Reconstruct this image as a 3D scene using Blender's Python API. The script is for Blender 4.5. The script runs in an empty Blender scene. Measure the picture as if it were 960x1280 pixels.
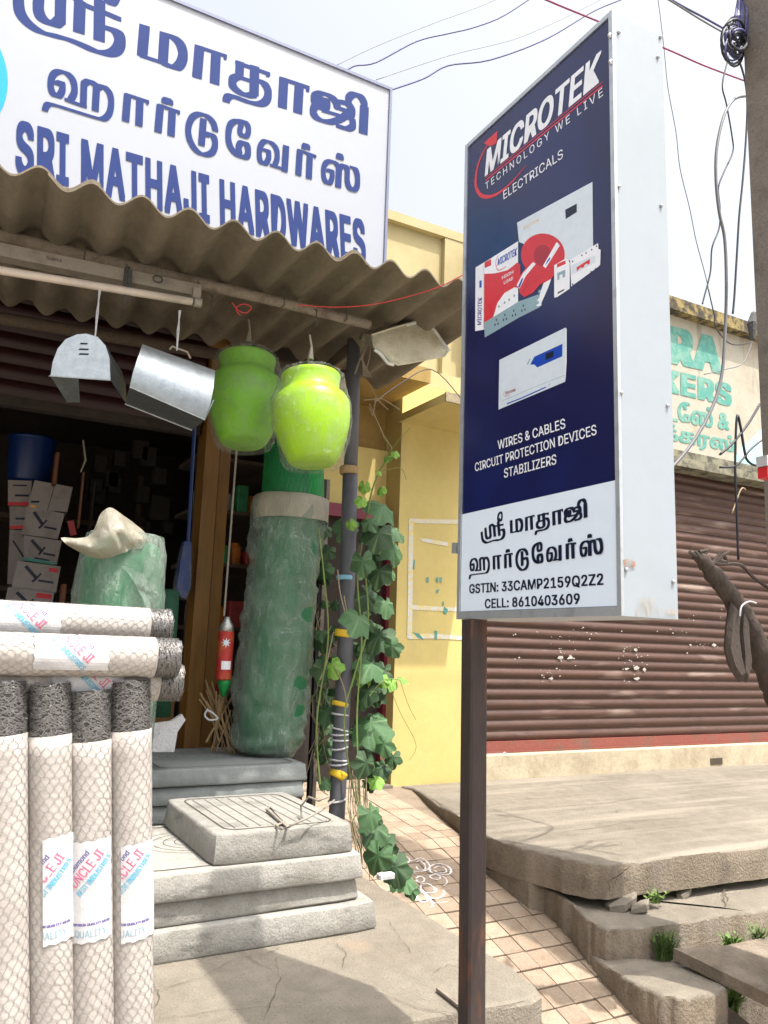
import bpy, math, random
from mathutils import Vector as V, Matrix, noise as mnoise
rnd = random.Random(7)
S = bpy.context.scene
COL = S.collection
PI = math.pi

# ------------------------------------------------------------------ camera, sky, sun, exposure
R = Matrix(((0.8761288626582177, -0.10862858290112243, -0.46967866354999777),
            (-0.4809032923801136, -0.12899708222329037, -0.8672322504126821),
            (0.033619033227997114, 0.9856772208764755, -0.16525791009825658)))
EYE = V((0, 0, 1.5))
FPX = 992.0
cam = bpy.data.cameras.new('camera'); camo = bpy.data.objects.new('camera', cam); COL.objects.link(camo)
camo.matrix_world = Matrix.Translation(EYE) @ R.to_4x4()
cam.sensor_fit = 'VERTICAL'; cam.sensor_height = 24.0; cam.lens = FPX / 1280 * 24
cam.clip_start = 0.05; cam.clip_end = 2000
S.camera = camo

SUN_TO = V((0.173, -0.365, 1.0)).normalized()
w = bpy.data.worlds.new("World"); S.world = w; w.use_nodes = True
nt = w.node_tree; nt.nodes.clear()
sky = nt.nodes.new('ShaderNodeTexSky'); sky.sky_type = 'NISHITA'; sky.sun_disc = False
sky.sun_elevation = math.asin(SUN_TO.z); sky.sun_rotation = math.atan2(SUN_TO.x, SUN_TO.y)
sky.dust_density = 7.0; sky.air_density = 1.2; sky.ozone_density = 1.0
hsv = nt.nodes.new('ShaderNodeHueSaturation'); hsv.inputs['Saturation'].default_value = 0.30; hsv.inputs['Value'].default_value = 1.45
bg = nt.nodes.new('ShaderNodeBackground'); bg.inputs['Strength'].default_value = 0.15
out = nt.nodes.new('ShaderNodeOutputWorld')
nt.links.new(sky.outputs[0], hsv.inputs['Color']); nt.links.new(hsv.outputs[0], bg.inputs[0]); nt.links.new(bg.outputs[0], out.inputs[0])
sl = bpy.data.lights.new('sun', 'SUN'); sl.energy = 4.2; sl.angle = math.radians(0.6); sl.color = (1.0, 0.95, 0.87)
so = bpy.data.objects.new('sun', sl); COL.objects.link(so)
so.rotation_euler = (-SUN_TO).to_track_quat('-Z', 'Y').to_euler()
S.view_settings.view_transform = 'Standard'; S.view_settings.look = 'None'
S.view_settings.exposure = 0.64; S.view_settings.gamma = 1.0

# ------------------------------------------------------------------ helpers
def P(x, y, X=None, Y=None, Z=None):
    r = R @ V((x - 480.0, -(y - 640.0), -FPX))
    if X is not None: t = X / r.x
    elif Y is not None: t = Y / r.y
    else: t = (Z - EYE.z) / r.z
    return EYE + r * t

class G:
    def __init__(s): s.v = []; s.f = []
    def quad(s, a, b, c, d):
        n = len(s.v); s.v += [V(a), V(b), V(c), V(d)]; s.f.append((n, n+1, n+2, n+3)); return s
    def poly(s, pts):
        n = len(s.v); s.v += [V(p) for p in pts]; s.f.append(tuple(range(n, n+len(pts)))); return s
    def box(s, a, b, taper=0.0):
        x0, y0, z0 = a; x1, y1, z1 = b; t = taper
        n = len(s.v)
        s.v += [V(p) for p in ((x0,y0,z0),(x1,y0,z0),(x1,y1,z0),(x0,y1,z0),(x0+t,y0+t,z1),(x1-t,y0+t,z1),(x1-t,y1-t,z1),(x0+t,y1-t,z1))]
        s.f += [tuple(n+i for i in f) for f in ((0,3,2,1),(4,5,6,7),(0,1,5,4),(1,2,6,5),(2,3,7,6),(3,0,4,7))]
        return s
    def bbox(s, a, b, bev=0.01):
        """box with bevelled vertical and top edges"""
        x0,y0,z0 = a; x1,y1,z1 = b; e = bev
        rings = []
        for z, d in ((z0, 0), (z1-e, 0), (z1-e*0.3, e*0.3), (z1, e)):
            c = e
            ring = [(x0+d+c,y0+d,z),(x1-d-c,y0+d,z),(x1-d,y0+d+c,z),(x1-d,y1-d-c,z),(x1-d-c,y1-d,z),(x0+d+c,y1-d,z),(x0+d,y1-d-c,z),(x0+d,y0+d+c,z)]
            rings.append(ring)
        s.loft(rings, True, True); return s
    def loft(s, rings, cap0=False, cap1=False, closed=True):
        n0 = len(s.v); m = len(rings[0])
        for r in rings: s.v += [V(p) for p in r]
        for i in range(len(rings)-1):
            for j in range(m if closed else m-1):
                a = n0+i*m+j; b = n0+i*m+(j+1) % m
                s.f.append((a, b, b+m, a+m))
        if cap0: s.f.append(tuple(n0+j for j in reversed(range(m))))
        if cap1: s.f.append(tuple(n0+(len(rings)-1)*m+j for j in range(m)))
        return s
    def tube(s, pts, r, n=6, cap=True):
        pts = [V(p) for p in pts]
        rs = r if isinstance(r, (list, tuple)) else [r]*len(pts)
        rings = []; up = None
        for i, p in enumerate(pts):
            d = (pts[min(i+1, len(pts)-1)] - pts[max(i-1, 0)])
            if d.length < 1e-9: d = V((0,0,1))
            d.normalize()
            if up is None:
                up = d.cross(V((0.13,0.27,0.95)))
                if up.length < 1e-3: up = d.cross(V((1,0,0)))
            up = (up - d*up.dot(d)); up.normalize(); q = d.cross(up)
            rings.append([p + up*math.cos(2*PI*k/n)*rs[i] + q*math.sin(2*PI*k/n)*rs[i] for k in range(n)])
        return s.loft(rings, cap, cap)
    def lathe(s, prof, c, n=24, sx=1, sy=1, wob=None):
        rings = []
        for i, (r, z) in enumerate(prof):
            rings.append([V((c[0]+r*sx*math.cos(2*PI*k/n)*(wob(k/n, i) if wob else 1), c[1]+r*sy*math.sin(2*PI*k/n)*(wob(k/n, i) if wob else 1), c[2]+z)) for k in range(n)])
        return s.loft(rings, prof[0][0] > 1e-4, prof[-1][0] > 1e-4)
    def prism(s, outline, z0, z1, bev=0.0, jit=0.0):
        """closed outline (x,y) extruded upward, with a softened top edge"""
        pts = [V((p[0], p[1], 0)) for p in outline]; m = len(pts)
        area = sum(pts[i].x*pts[(i+1) % m].y-pts[(i+1) % m].x*pts[i].y for i in range(m))
        if area < 0: pts.reverse()
        nr = []
        for i in range(m):
            a = (pts[i]-pts[i-1]).normalized(); b = (pts[(i+1) % m]-pts[i]).normalized()
            t = (a+b);
            if t.length < 1e-6: t = a
            t.normalize(); nr.append(V((t.y, -t.x, 0)))
        J = [[rnd.uniform(-jit, jit) for _ in range(m)] for _ in range(4)]
        def ring(z, d, k): return [V((pts[i].x-nr[i].x*(d+J[k][i]), pts[i].y-nr[i].y*(d+J[k][i]), z)) for i in range(m)]
        if bev > 0:
            rings = [ring(z0, 0, 0), ring((z0+z1)/2, 0, 1), ring(z1-bev, 0, 2), ring(z1-bev*0.3, bev*0.3, 3), ring(z1, bev, 3)]
        else: rings = [ring(z0, 0, 0), ring(z1, 0, 0)]
        return s.loft(rings, True, True)
    def add(s, g, M=None):
        n = len(s.v); s.v += [(M @ v if M else v.copy()) for v in g.v]; s.f += [tuple(n+i for i in f) for f in g.f]; return s
    def mesh(s, name, off=V((0,0,0)), smooth=False):
        me = bpy.data.meshes.new(name); me.from_pydata([tuple(v-off) for v in s.v], [], s.f)
        me.validate()
        if smooth: me.polygons.foreach_set('use_smooth', [True]*len(me.polygons))
        me.update(); return me

def wloc(o):
    l = V((0,0,0))
    while o is not None: l = l + V(o.location); o = o.parent
    return l
def thing(name, label, cat, loc=(0,0,0), group=None):
    o = bpy.data.objects.new(name, None); COL.objects.link(o); o.location = V(loc); o.empty_display_size = 0.1
    o['label'] = label; o['category'] = cat
    if group: o['group'] = group
    return o
def part(name, g, m, parent, smooth=False, label=None, kind=None, auto=None):
    off = wloc(parent)
    me = g.mesh(name, off, smooth); me.materials.append(m)
    if auto:
        me.polygons.foreach_set('use_smooth', [True]*len(me.polygons)); me.set_sharp_from_angle(angle=math.radians(auto))
    o = bpy.data.objects.new(name, me); COL.objects.link(o); o.parent = parent
    if label: o['label'] = label
    if kind: o['kind'] = kind
    return o
def solo(name, g, m, label=None, cat=None, group=None, kind=None, smooth=False, auto=None):
    xs = [v.x for v in g.v]; ys = [v.y for v in g.v]; zs = [v.z for v in g.v]
    off = V(((min(xs)+max(xs))/2, (min(ys)+max(ys))/2, min(zs)))
    me = g.mesh(name, off, smooth); me.materials.append(m)
    if auto:
        me.polygons.foreach_set('use_smooth', [True]*len(me.polygons)); me.set_sharp_from_angle(angle=math.radians(auto))
    o = bpy.data.objects.new(name, me); COL.objects.link(o); o.location = off
    if label: o['label'] = label
    if cat: o['category'] = cat
    if group: o['group'] = group
    if kind: o['kind'] = kind
    return o

# ------------------------------------------------------------------ materials
def N(t, k, **kw):
    n = t.nodes.new(k)
    for a, b in kw.items():
        if a in n.inputs: n.inputs[a].default_value = b
        else: setattr(n, a, b)
    return n
def mat(name, col, rough=0.75, metal=0.0, var=0.18, scale=6.0, col2=None, c2=(0.5, 0.7), bump=0.15, bscale=90.0, spec=0.4,
        streak=None, speck=0.0, perobj=0.0, detail=6.0, stretch=(1,1,1), emit=None, coat=0.0, fine=0.0):
    """noise-broken surface: large blotches of col/col2, fine value variation, optional streaks and specks, bump"""
    m = bpy.data.materials.new(name); m.use_nodes = True; t = m.node_tree; L = t.links
    b = t.nodes['Principled BSDF']; b.inputs['Roughness'].default_value = rough; b.inputs['Metallic'].default_value = metal
    b.inputs['Specular IOR Level'].default_value = spec; b.inputs['Coat Weight'].default_value = coat
    tc = N(t, 'ShaderNodeTexCoord'); mp = N(t, 'ShaderNodeMapping'); mp.inputs['Scale'].default_value = stretch
    L.new(tc.outputs['Object'], mp.inputs['Vector'])
    if perobj:      # each copy gets its own patch of the pattern
        o0 = N(t, 'ShaderNodeObjectInfo'); m0 = N(t, 'ShaderNodeVectorMath', operation='MULTIPLY_ADD'); L.new(o0.outputs['Random'], m0.inputs[0]); m0.inputs[1].default_value = (37, 23, 51); L.new(tc.outputs['Object'], m0.inputs[2])
        L.new(m0.outputs[0], mp.inputs['Vector'])
    n1 = N(t, 'ShaderNodeTexNoise', Scale=scale, Detail=detail, Roughness=0.6); L.new(mp.outputs[0], n1.inputs['Vector'])
    rp = N(t, 'ShaderNodeValToRGB'); rp.color_ramp.elements[0].position = c2[0]; rp.color_ramp.elements[1].position = c2[1]
    c = (*col, 1); d = (*(col2 or [x*0.72 for x in col]), 1)
    rp.color_ramp.elements[0].color = c; rp.color_ramp.elements[1].color = d
    L.new(n1.outputs['Fac'], rp.inputs[0]); cur = rp.outputs[0]
    n2 = N(t, 'ShaderNodeTexNoise', Scale=scale*7, Detail=5.0, Roughness=0.7); L.new(mp.outputs[0], n2.inputs['Vector'])
    mr = N(t, 'ShaderNodeMapRange'); mr.inputs['To Min'].default_value = 1-var; mr.inputs['To Max'].default_value = 1+var
    mr.inputs['From Min'].default_value = 0.25; mr.inputs['From Max'].default_value = 0.75
    L.new(n2.outputs['Fac'], mr.inputs['Value'])
    mx = N(t, 'ShaderNodeVectorMath', operation='SCALE'); L.new(cur, mx.inputs[0]); L.new(mr.outputs[0], mx.inputs['Scale']); cur = mx.outputs[0]
    if streak:
        sm = N(t, 'ShaderNodeMapping'); sm.inputs['Scale'].default_value = streak[1]; L.new(m0.outputs[0] if perobj else tc.outputs['Object'], sm.inputs['Vector'])
        n3 = N(t, 'ShaderNodeTexNoise', Scale=1.0, Detail=4.0); L.new(sm.outputs[0], n3.inputs['Vector'])
        r3 = N(t, 'ShaderNodeMapRange'); r3.inputs['From Min'].default_value = streak[2]; r3.inputs['From Max'].default_value = streak[3]
        L.new(n3.outputs['Fac'], r3.inputs['Value'])
        m3 = N(t, 'ShaderNodeMix', data_type='RGBA'); L.new(r3.outputs[0], m3.inputs['Factor']); L.new(cur, m3.inputs['A']); m3.inputs['B'].default_value = (*streak[0], 1); cur = m3.outputs['Result']
    if speck:
        n4 = N(t, 'ShaderNodeTexNoise', Scale=bscale*1.7, Detail=2.0); L.new(tc.outputs['Object'], n4.inputs['Vector'])
        r4 = N(t, 'ShaderNodeMapRange'); r4.inputs['From Min'].default_value = 0.62; r4.inputs['From Max'].default_value = 0.7; r4.inputs['To Max'].default_value = speck
        L.new(n4.outputs['Fac'], r4.inputs['Value'])
        m4 = N(t, 'ShaderNodeMix', data_type='RGBA'); L.new(r4.outputs[0], m4.inputs['Factor']); L.new(cur, m4.inputs['A']); m4.inputs['B'].default_value = (col[0]*.35, col[1]*.33, col[2]*.3, 1); cur = m4.outputs['Result']
    if perobj:
        oi = N(t, 'ShaderNodeObjectInfo'); r5 = N(t, 'ShaderNodeMapRange'); r5.inputs['To Min'].default_value = 1-perobj; r5.inputs['To Max'].default_value = 1+perobj
        L.new(oi.outputs['Random'], r5.inputs['Value']); s5 = N(t, 'ShaderNodeVectorMath', operation='SCALE'); L.new(cur, s5.inputs[0]); L.new(r5.outputs[0], s5.inputs['Scale']); cur = s5.outputs[0]
    L.new(cur, b.inputs['Base Color'])
    if bump:
        nb = N(t, 'ShaderNodeTexNoise', Scale=bscale, Detail=8.0, Roughness=0.65); L.new(mp.outputs[0], nb.inputs['Vector'])
        ad = N(t, 'ShaderNodeMath', operation='ADD'); L.new(nb.outputs['Fac'], ad.inputs[0]); L.new(n1.outputs['Fac'], ad.inputs[1])
        bp = N(t, 'ShaderNodeBump', Strength=bump, Distance=0.01); L.new(ad.outputs[0], bp.inputs['Height']); L.new(bp.outputs[0], b.inputs['Normal'])
    return m
def flat(name, col, rough=0.5, metal=0, spec=0.4): return mat(name, col, rough, metal, var=0.05, bump=0.0, scale=9, col2=[x*0.92 for x in col], spec=spec)

M = {}
M['road'] = mat('road_dust', (0.30,0.27,0.23), 0.95, var=.2, scale=3, bump=.5, speck=.3)
M['plinth'] = mat('plinth_cement', (0.221,0.194,0.154), 0.92, var=.2, scale=2.3, col2=(0.170,0.141,0.108), c2=(.42,.75), bump=.7, bscale=130, speck=.55, streak=((0.42,0.28,0.17),(1.2,1.2,1.2),.6,.75))
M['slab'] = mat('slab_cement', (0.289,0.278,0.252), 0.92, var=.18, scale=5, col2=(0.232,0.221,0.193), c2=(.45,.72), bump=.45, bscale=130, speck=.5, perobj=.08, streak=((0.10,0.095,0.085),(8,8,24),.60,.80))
M['slab_shaded'] = mat('slab_cement_shaded', (0.216,0.232,0.228), 0.9, var=.12, scale=5, col2=(0.168,0.184,0.180), bump=.25, bscale=110, perobj=.07)  # slab cement made darker and bluer, awning shade mixed into the colour
M['platform'] = mat('platform_cement', (0.206,0.180,0.143), 0.93, var=.22, scale=2.0, col2=(0.154,0.132,0.103), c2=(.42,.7), bump=.7, bscale=120, speck=.55, streak=((0.27,0.235,0.19),(0.7,9,9),.50,.72))
M['platform_side'] = mat('platform_face', (0.215,0.175,0.13), 0.95, var=.22, scale=6, col2=(0.14,0.115,0.09), bump=1.0, bscale=85, speck=.6, streak=((0.29,0.245,0.195),(7,7,1.2),.5,.72))
M['tile'] = mat('path_tile', (0.291,0.225,0.166), 0.9, var=.22, scale=14, col2=(0.232,0.161,0.107), c2=(.45,.75), bump=.35, bscale=160, perobj=.18, speck=.5)
M['grout'] = mat('path_bed', (0.216,0.168,0.124), 0.95, var=.2, bump=.4)
M['kolam'] = mat('chalk', (0.666,0.630,0.630), 1.0, var=.45, scale=30, bump=.3, col2=(0.540,0.468,0.450))
M['dirt'] = mat('dirt', (0.11,0.08,0.055), 1.0, var=.3, scale=20, bump=.8)
M['crack'] = flat('crack_dark', (0.07,0.055,0.04), 1.0)
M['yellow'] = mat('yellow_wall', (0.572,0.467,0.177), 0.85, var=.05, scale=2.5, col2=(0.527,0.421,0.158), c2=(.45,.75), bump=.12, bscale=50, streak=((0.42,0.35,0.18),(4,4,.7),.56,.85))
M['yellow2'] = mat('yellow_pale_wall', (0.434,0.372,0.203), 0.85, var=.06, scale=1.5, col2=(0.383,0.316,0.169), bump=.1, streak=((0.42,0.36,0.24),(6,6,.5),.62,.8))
M['ochre'] = mat('ochre_wall', (0.322,0.217,0.070), 0.85, var=.1, scale=3, bump=.15)  # on the upper recess this darker tone carries painted soffit shade
M['chajja'] = mat('weathered_ledge', (0.33,0.27,0.18), 0.95, var=.3, scale=8, col2=(.14,.12,.09), bump=.5)
M['maroon'] = mat('maroon_paint', (0.145,0.018,0.035), 0.45, var=.1, scale=7, bump=.06)
M['glit'] = mat('worn_red_cloth', (0.45,0.12,0.07), 0.6, var=.5, scale=40, col2=(.7,.5,.3), c2=(.5,.55), bump=.8)
M['white_patch'] = mat('white_wash', (0.60,0.60,0.56), .9, var=.15, scale=26, bump=.2, col2=(.70,.57,.216), c2=(.46,.60))
M['teal'] = mat('teal_paint', (0.084,0.282,0.240), .85, var=.18, scale=14, col2=(0.180,0.348,0.288), c2=(.45,.62), bump=.1)
M['skyblue'] = mat('sky_blue_paint', (0.34,0.62,0.66), .85, var=.15, scale=10, col2=(.66,.66,.55), c2=(.5,.66), bump=.1)
M['cream'] = mat('cream_wall', (0.412,0.390,0.323), .9, var=.08, scale=3.5, col2=(0.368,0.323,0.245), c2=(.48,.72), bump=.2, streak=((0.20,0.17,0.13),(7,7,.9),.60,.78), speck=.4)
M['coping'] = mat('mossy_coping', (0.280,0.216,0.088), .95, var=.3, scale=14, col2=(0.060,0.052,0.040), c2=(.42,.56), bump=.6)
M['lintel'] = mat('mossy_lintel', (0.240,0.224,0.160), .95, var=.3, scale=10, col2=(0.080,0.080,0.064), c2=(.42,.6), bump=.6)
M['sillwall'] = mat('sill_wall', (0.450,0.390,0.277), .92, var=.15, scale=5, col2=(0.330,0.270,0.188), c2=(.42,.68), bump=.3, bscale=50)
M['slat'] = mat('shutter_brown', (0.080,0.041,0.029), .5, var=.15, scale=10, col2=(0.056,0.029,0.023), bump=.08, perobj=.10, stretch=(.4,1,1), metal=.15, streak=((.22,.16,.13),(1.5,9,9),.58,.75))
M['slatbar'] = mat('shutter_bar_red', (0.215,0.065,0.049), .55, var=.2, scale=7, col2=(0.156,0.085,0.065), bump=.1)
M['scrap'] = mat('paper_scrap', (0.42,0.40,0.36), .9, var=.15, bump=.1)
M['asb'] = mat('asbestos_sheet', (0.189,0.159,0.115), .95, var=.16, scale=5, col2=(0.130,0.107,0.078), c2=(.4,.7), bump=.35, bscale=70, stretch=(1,.45,1), speck=.25)
M['pipe'] = mat('dusty_pipe', (0.221,0.187,0.149), .8, var=.25, scale=16, col2=(0.119,0.093,0.072), bump=.3)
M['darkwood'] = mat('dark_timber', (0.07,0.05,0.035), .9, var=.3, scale=12, bump=.4)
M['post'] = mat('grey_post', (0.102,0.105,0.120), .55, var=.12, scale=11, col2=(0.068,0.068,0.075), bump=.15, stretch=(1,1,.3))
M['galv'] = mat('galvanised', (0.372,0.408,0.426), .32, .85, var=.12, scale=34, col2=(0.300,0.330,0.348), c2=(.35,.7), bump=.06, detail=2)
M['lime'] = mat('lime_plastic', (0.291,0.533,0.009), .35, var=.03, scale=3, bump=.02, col2=(0.267,0.501,0.009))
M['lime_shaded'] = mat('lime_plastic_shaded', (0.166,0.414,0.025), .4, var=.04, scale=3, bump=.02, col2=(0.140,0.373,0.025))  # darker copy of lime: the left pot's shade is in the colour
M['netg'] = mat('green_net', (0.006,0.225,0.045), .5, var=.2, scale=30, bump=.1)
M['netd'] = mat('green_roll', (0.022,0.149,0.062), .5, var=.15, scale=10, bump=.2, col2=(0.022,0.136,0.056))
M['netdark'] = mat('dark_green_net', (0.008,0.06,0.03), .7, var=.3, scale=40, bump=.5)
M['paper'] = mat('wrapping_paper', (0.408,0.375,0.347), 0.9, var=.10, scale=12, col2=(0.323,0.285,0.257), c2=(.42,.75), bump=.22, bscale=40)
M['label'] = mat('label_paper', (0.520,0.513,0.520), .75, var=.05, scale=15, bump=.15, bscale=40)
M['wire'] = flat('mesh_wire', (0.30,0.285,0.275), .5, .3)
M['wirecore'] = mat('wire_core', (0.085,0.082,0.08), .8, var=.5, scale=60, bump=1.0, bscale=150)
M['wiredark'] = flat('mesh_wire_dark', (0.215,0.205,0.195), .45, .5)
M['gap'] = flat('gap_dark', (0.012,0.012,0.012), 1)
M['signwhite'] = mat('sign_sheet_white', (0.295,0.328,0.360), .35, var=.03, scale=3, col2=(0.277,0.310,0.342), bump=.03, bscale=8, streak=((0.40,0.37,0.33),(5,5,1.5),.70,.95))
M['alu'] = mat('aluminium_trim', (0.50,0.53,0.56), .38, .6, var=.06, scale=20, bump=.03)
M['navy'] = mat('sign_navy', (0.010,0.012,0.066), .22, var=.05, scale=2, col2=(0.010,0.022,0.12), c2=(.48,.75), bump=.0, spec=.5)
M['panelwhite'] = mat('sign_panel_white', (0.70,0.79,0.90), .35, var=.02, scale=5, col2=(.68,.77,.88), bump=.0, spec=.4)
M['inkblack'] = flat('ink_black', (0.008,0.012,0.035), .3)
M['inkwhite'] = flat('ink_white', (0.80,0.82,0.88), .3)
M['inkred'] = flat('ink_red', (0.62,0.03,0.04), .3)
M['inkblue'] = flat('ink_blue', (0.01,0.06,0.42), .3)
M['inkcyan'] = flat('ink_cyan', (0.12,0.40,0.56), .6)
M['inkmag'] = flat('ink_magenta', (0.58,0.13,0.24), .6)
M['inkgrey'] = flat('ink_grey', (0.25,0.37,0.43), .3)
M['inkorange'] = flat('ink_orange', (0.75,0.40,0.06), .3)
M['inkpale'] = flat('ink_pale', (0.62,0.70,0.78), .3)
M['inkpurple'] = flat('ink_purple', (0.10,0.07,0.28), .5)
M['banner'] = mat('banner_flex', (0.343,0.363,0.410), .35, var=.015, scale=3, col2=(0.329,0.353,0.405), bump=.02, bscale=6)
M['bannerblue'] = flat('banner_blue', (0.020,0.039,0.156), .7, spec=.15)
M['bannercyan'] = flat('banner_cyan', (0.000,0.299,0.617), .35)
M['bframe'] = flat('banner_frame', (0.16,0.18,0.28), .5)
M['rust'] = mat('rusty_pole', (0.045,0.032,0.03), .6, var=.2, scale=9, col2=(0.16,0.055,0.025), c2=(.56,.66), bump=.25, stretch=(1,1,.25), metal=.2)
M['conc_pole'] = mat('concrete_pole', (0.195,0.168,0.145), .95, var=.15, scale=9, col2=(0.14,.12,.105), bump=.5, bscale=80, speck=.5)
M['steel'] = flat('bracket_steel', (0.45,0.46,0.48), .4, .6)
M['black_cable'] = flat('black_cable', (0.025,0.025,0.035), .5)
M['blue_cable'] = flat('blue_cable', (0.06,0.06,0.18), .5)
M['grey_cable'] = flat('grey_cable', (0.15,0.15,0.16), .5)
M['red_cable'] = flat('maroon_cable', (0.25,0.03,0.09), .5)
M['redthread'] = flat('red_thread', (0.55,0.04,0.05), .7)
M['bark'] = mat('dead_bark', (0.065,0.05,0.042), .95, var=.3, scale=18, col2=(.035,.028,.024), bump=.8, stretch=(1,1,.4))
M['leaf'] = mat('gourd_leaf', (0.045,0.104,0.038), .6, var=.2, scale=25, col2=(0.032,0.077,0.029), bump=.3, bscale=60, perobj=.42)
M['leaf2'] = mat('young_leaf', (0.17,0.34,0.05), .5, var=.15, scale=25, bump=.3, perobj=.2)
M['stem'] = mat('stem_green', (0.16,0.22,0.06), .7, var=.2, bump=.2)
M['drystem'] = mat('stem_dry', (0.33,0.27,0.17), .9, var=.3, scale=20, bump=.4)
M['weed'] = mat('weed_green', (0.115,0.19,0.045), .7, var=.3, scale=30, bump=.0, perobj=.3)
M['jamb'] = mat('varnished_jamb', (0.162,0.077,0.012), .5, var=.2, scale=5, col2=(0.101,0.044,0.008), stretch=(3,3,.3), bump=.15)
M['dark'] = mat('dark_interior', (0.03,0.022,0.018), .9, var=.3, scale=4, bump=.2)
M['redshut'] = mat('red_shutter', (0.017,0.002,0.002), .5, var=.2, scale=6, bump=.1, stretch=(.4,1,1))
M['carton'] = mat('white_carton', (0.304,0.276,0.265), .8, var=.06, scale=10, bump=.08, perobj=.12)
M['bluebucket'] = mat('blue_plastic', (0.004,0.025,0.126), .35, var=.05, bump=.02)
M['brown'] = mat('brown_wood', (0.15,0.06,0.03), .7, var=.2, scale=9, bump=.2)
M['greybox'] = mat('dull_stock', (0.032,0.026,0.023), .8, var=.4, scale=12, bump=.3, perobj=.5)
M['blackpanel'] = flat('black_panel', (0.012,0.012,0.016), .35)
M['canred'] = mat('red_can', (0.42,0.035,0.03), .35, var=.15, scale=14, col2=(.45,.2,.04), bump=.02)
M['foil'] = mat('foil', (0.6,0.62,0.6), .3, .8, var=.2, scale=40, bump=.5)
M['twine'] = mat('jute', (0.35,0.24,0.12), .95, var=.3, scale=50, bump=.5)
M['cloth'] = mat('white_cloth', (0.480,0.480,0.496), .9, var=.15, scale=20, bump=.5)
M['tape_y'] = flat('yellow_tape', (0.72,0.48,0.03), .5)
M['tape_b'] = flat('blue_tape', (0.20,0.45,0.60), .5)
M['tube_white'] = mat('tube_glass', (0.60,0.52,0.45), .3, var=.03, bump=.0)
M['batten'] = mat('dusty_batten', (0.272,0.240,0.200), .6, var=.12, scale=14, bump=.08)
M['lampshell'] = mat('lamp_cover', (0.598,0.564,0.437), .35, var=.12, scale=12, col2=(0.414,0.380,0.253), c2=(.45,.7), bump=.06)
M['lamprim'] = mat('lamp_rim', (0.62,0.63,0.60), .5, var=.12, scale=20, bump=.1)

def plastic(name, tint, fac=(0.22, 0.6), rough=0.22, scale=9.0, bump=.9, bs=14.0, facing=.35, ridge=.3, zs=.45):
    m = bpy.data.materials.new(name); m.use_nodes = True; t = m.node_tree; L = t.links
    b = t.nodes['Principled BSDF']; b.inputs['Base Color'].default_value = (*tint, 1); b.inputs['Roughness'].default_value = rough
    b.inputs['Specular IOR Level'].default_value = .7
    tr = N(t, 'ShaderNodeBsdfTransparent'); mx = N(t, 'ShaderNodeMixShader'); tc = N(t, 'ShaderNodeTexCoord')
    mp = N(t, 'ShaderNodeMapping'); mp.inputs['Scale'].default_value = (1,1,zs); L.new(tc.outputs['Object'], mp.inputs[0])
    n = N(t, 'ShaderNodeTexNoise', Scale=scale, Detail=7.0, Roughness=.65, Distortion=1.2); L.new(mp.outputs[0], n.inputs['Vector'])
    r = N(t, 'ShaderNodeMapRange'); r.inputs['From Min'].default_value = .35; r.inputs['From Max'].default_value = .68
    r.inputs['To Min'].default_value = fac[0]; r.inputs['To Max'].default_value = fac[1]; L.new(n.outputs['Fac'], r.inputs['Value'])
    lw = N(t, 'ShaderNodeLayerWeight', Blend=.35); ad = N(t, 'ShaderNodeMath', operation='MULTIPLY_ADD'); ad.use_clamp = True
    L.new(lw.outputs['Facing'], ad.inputs[0]); ad.inputs[1].default_value = facing; L.new(r.outputs[0], ad.inputs[2])
    nr = N(t, 'ShaderNodeTexNoise', Scale=bs*.55, Detail=3.0, Roughness=.55, Distortion=1.6); L.new(mp.outputs[0], nr.inputs['Vector'])
    s1 = N(t, 'ShaderNodeMath', operation='SUBTRACT'); L.new(nr.outputs['Fac'], s1.inputs[0]); s1.inputs[1].default_value = .5
    s2 = N(t, 'ShaderNodeMath', operation='ABSOLUTE'); L.new(s1.outputs[0], s2.inputs[0])
    s3 = N(t, 'ShaderNodeMapRange'); s3.inputs['From Max'].default_value = .022; s3.inputs['To Min'].default_value = ridge; s3.inputs['To Max'].default_value = 0; L.new(s2.outputs[0], s3.inputs['Value'])
    s4 = N(t, 'ShaderNodeMath', operation='ADD'); s4.use_clamp = True; L.new(s3.outputs[0], s4.inputs[0]); L.new(ad.outputs[0], s4.inputs[1]); ad = s4
    L.new(ad.outputs[0], mx.inputs[0]); L.new(tr.outputs[0], mx.inputs[1]); L.new(b.outputs[0], mx.inputs[2])
    nb = N(t, 'ShaderNodeTexNoise', Scale=bs, Detail=6.0, Roughness=.7, Distortion=2.0); L.new(mp.outputs[0], nb.inputs['Vector'])
    bp = N(t, 'ShaderNodeBump', Strength=bump, Distance=.03); L.new(nb.outputs['Fac'], bp.inputs['Height']); L.new(bp.outputs[0], b.inputs['Normal'])
    L.new(mx.outputs[0], t.nodes['Material Output'].inputs[0]); return m
M['bag'] = plastic('clear_bag', (0.50,0.52,0.47), (-.06, 0.20), rough=.12, facing=.22, bump=1.0, bs=22.0, ridge=.16, zs=.9)
M['bagmilky'] = plastic('milky_sheet', (0.33,0.42,0.35), (0.12, 0.50), rough=.17, scale=7, bs=15.0, bump=1.0, ridge=.16)
M['bagbeige'] = plastic('beige_sheet', (0.34,0.315,0.245), (0.66, 0.92), rough=.3, scale=5, bs=9, bump=.5, ridge=.0)

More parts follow.
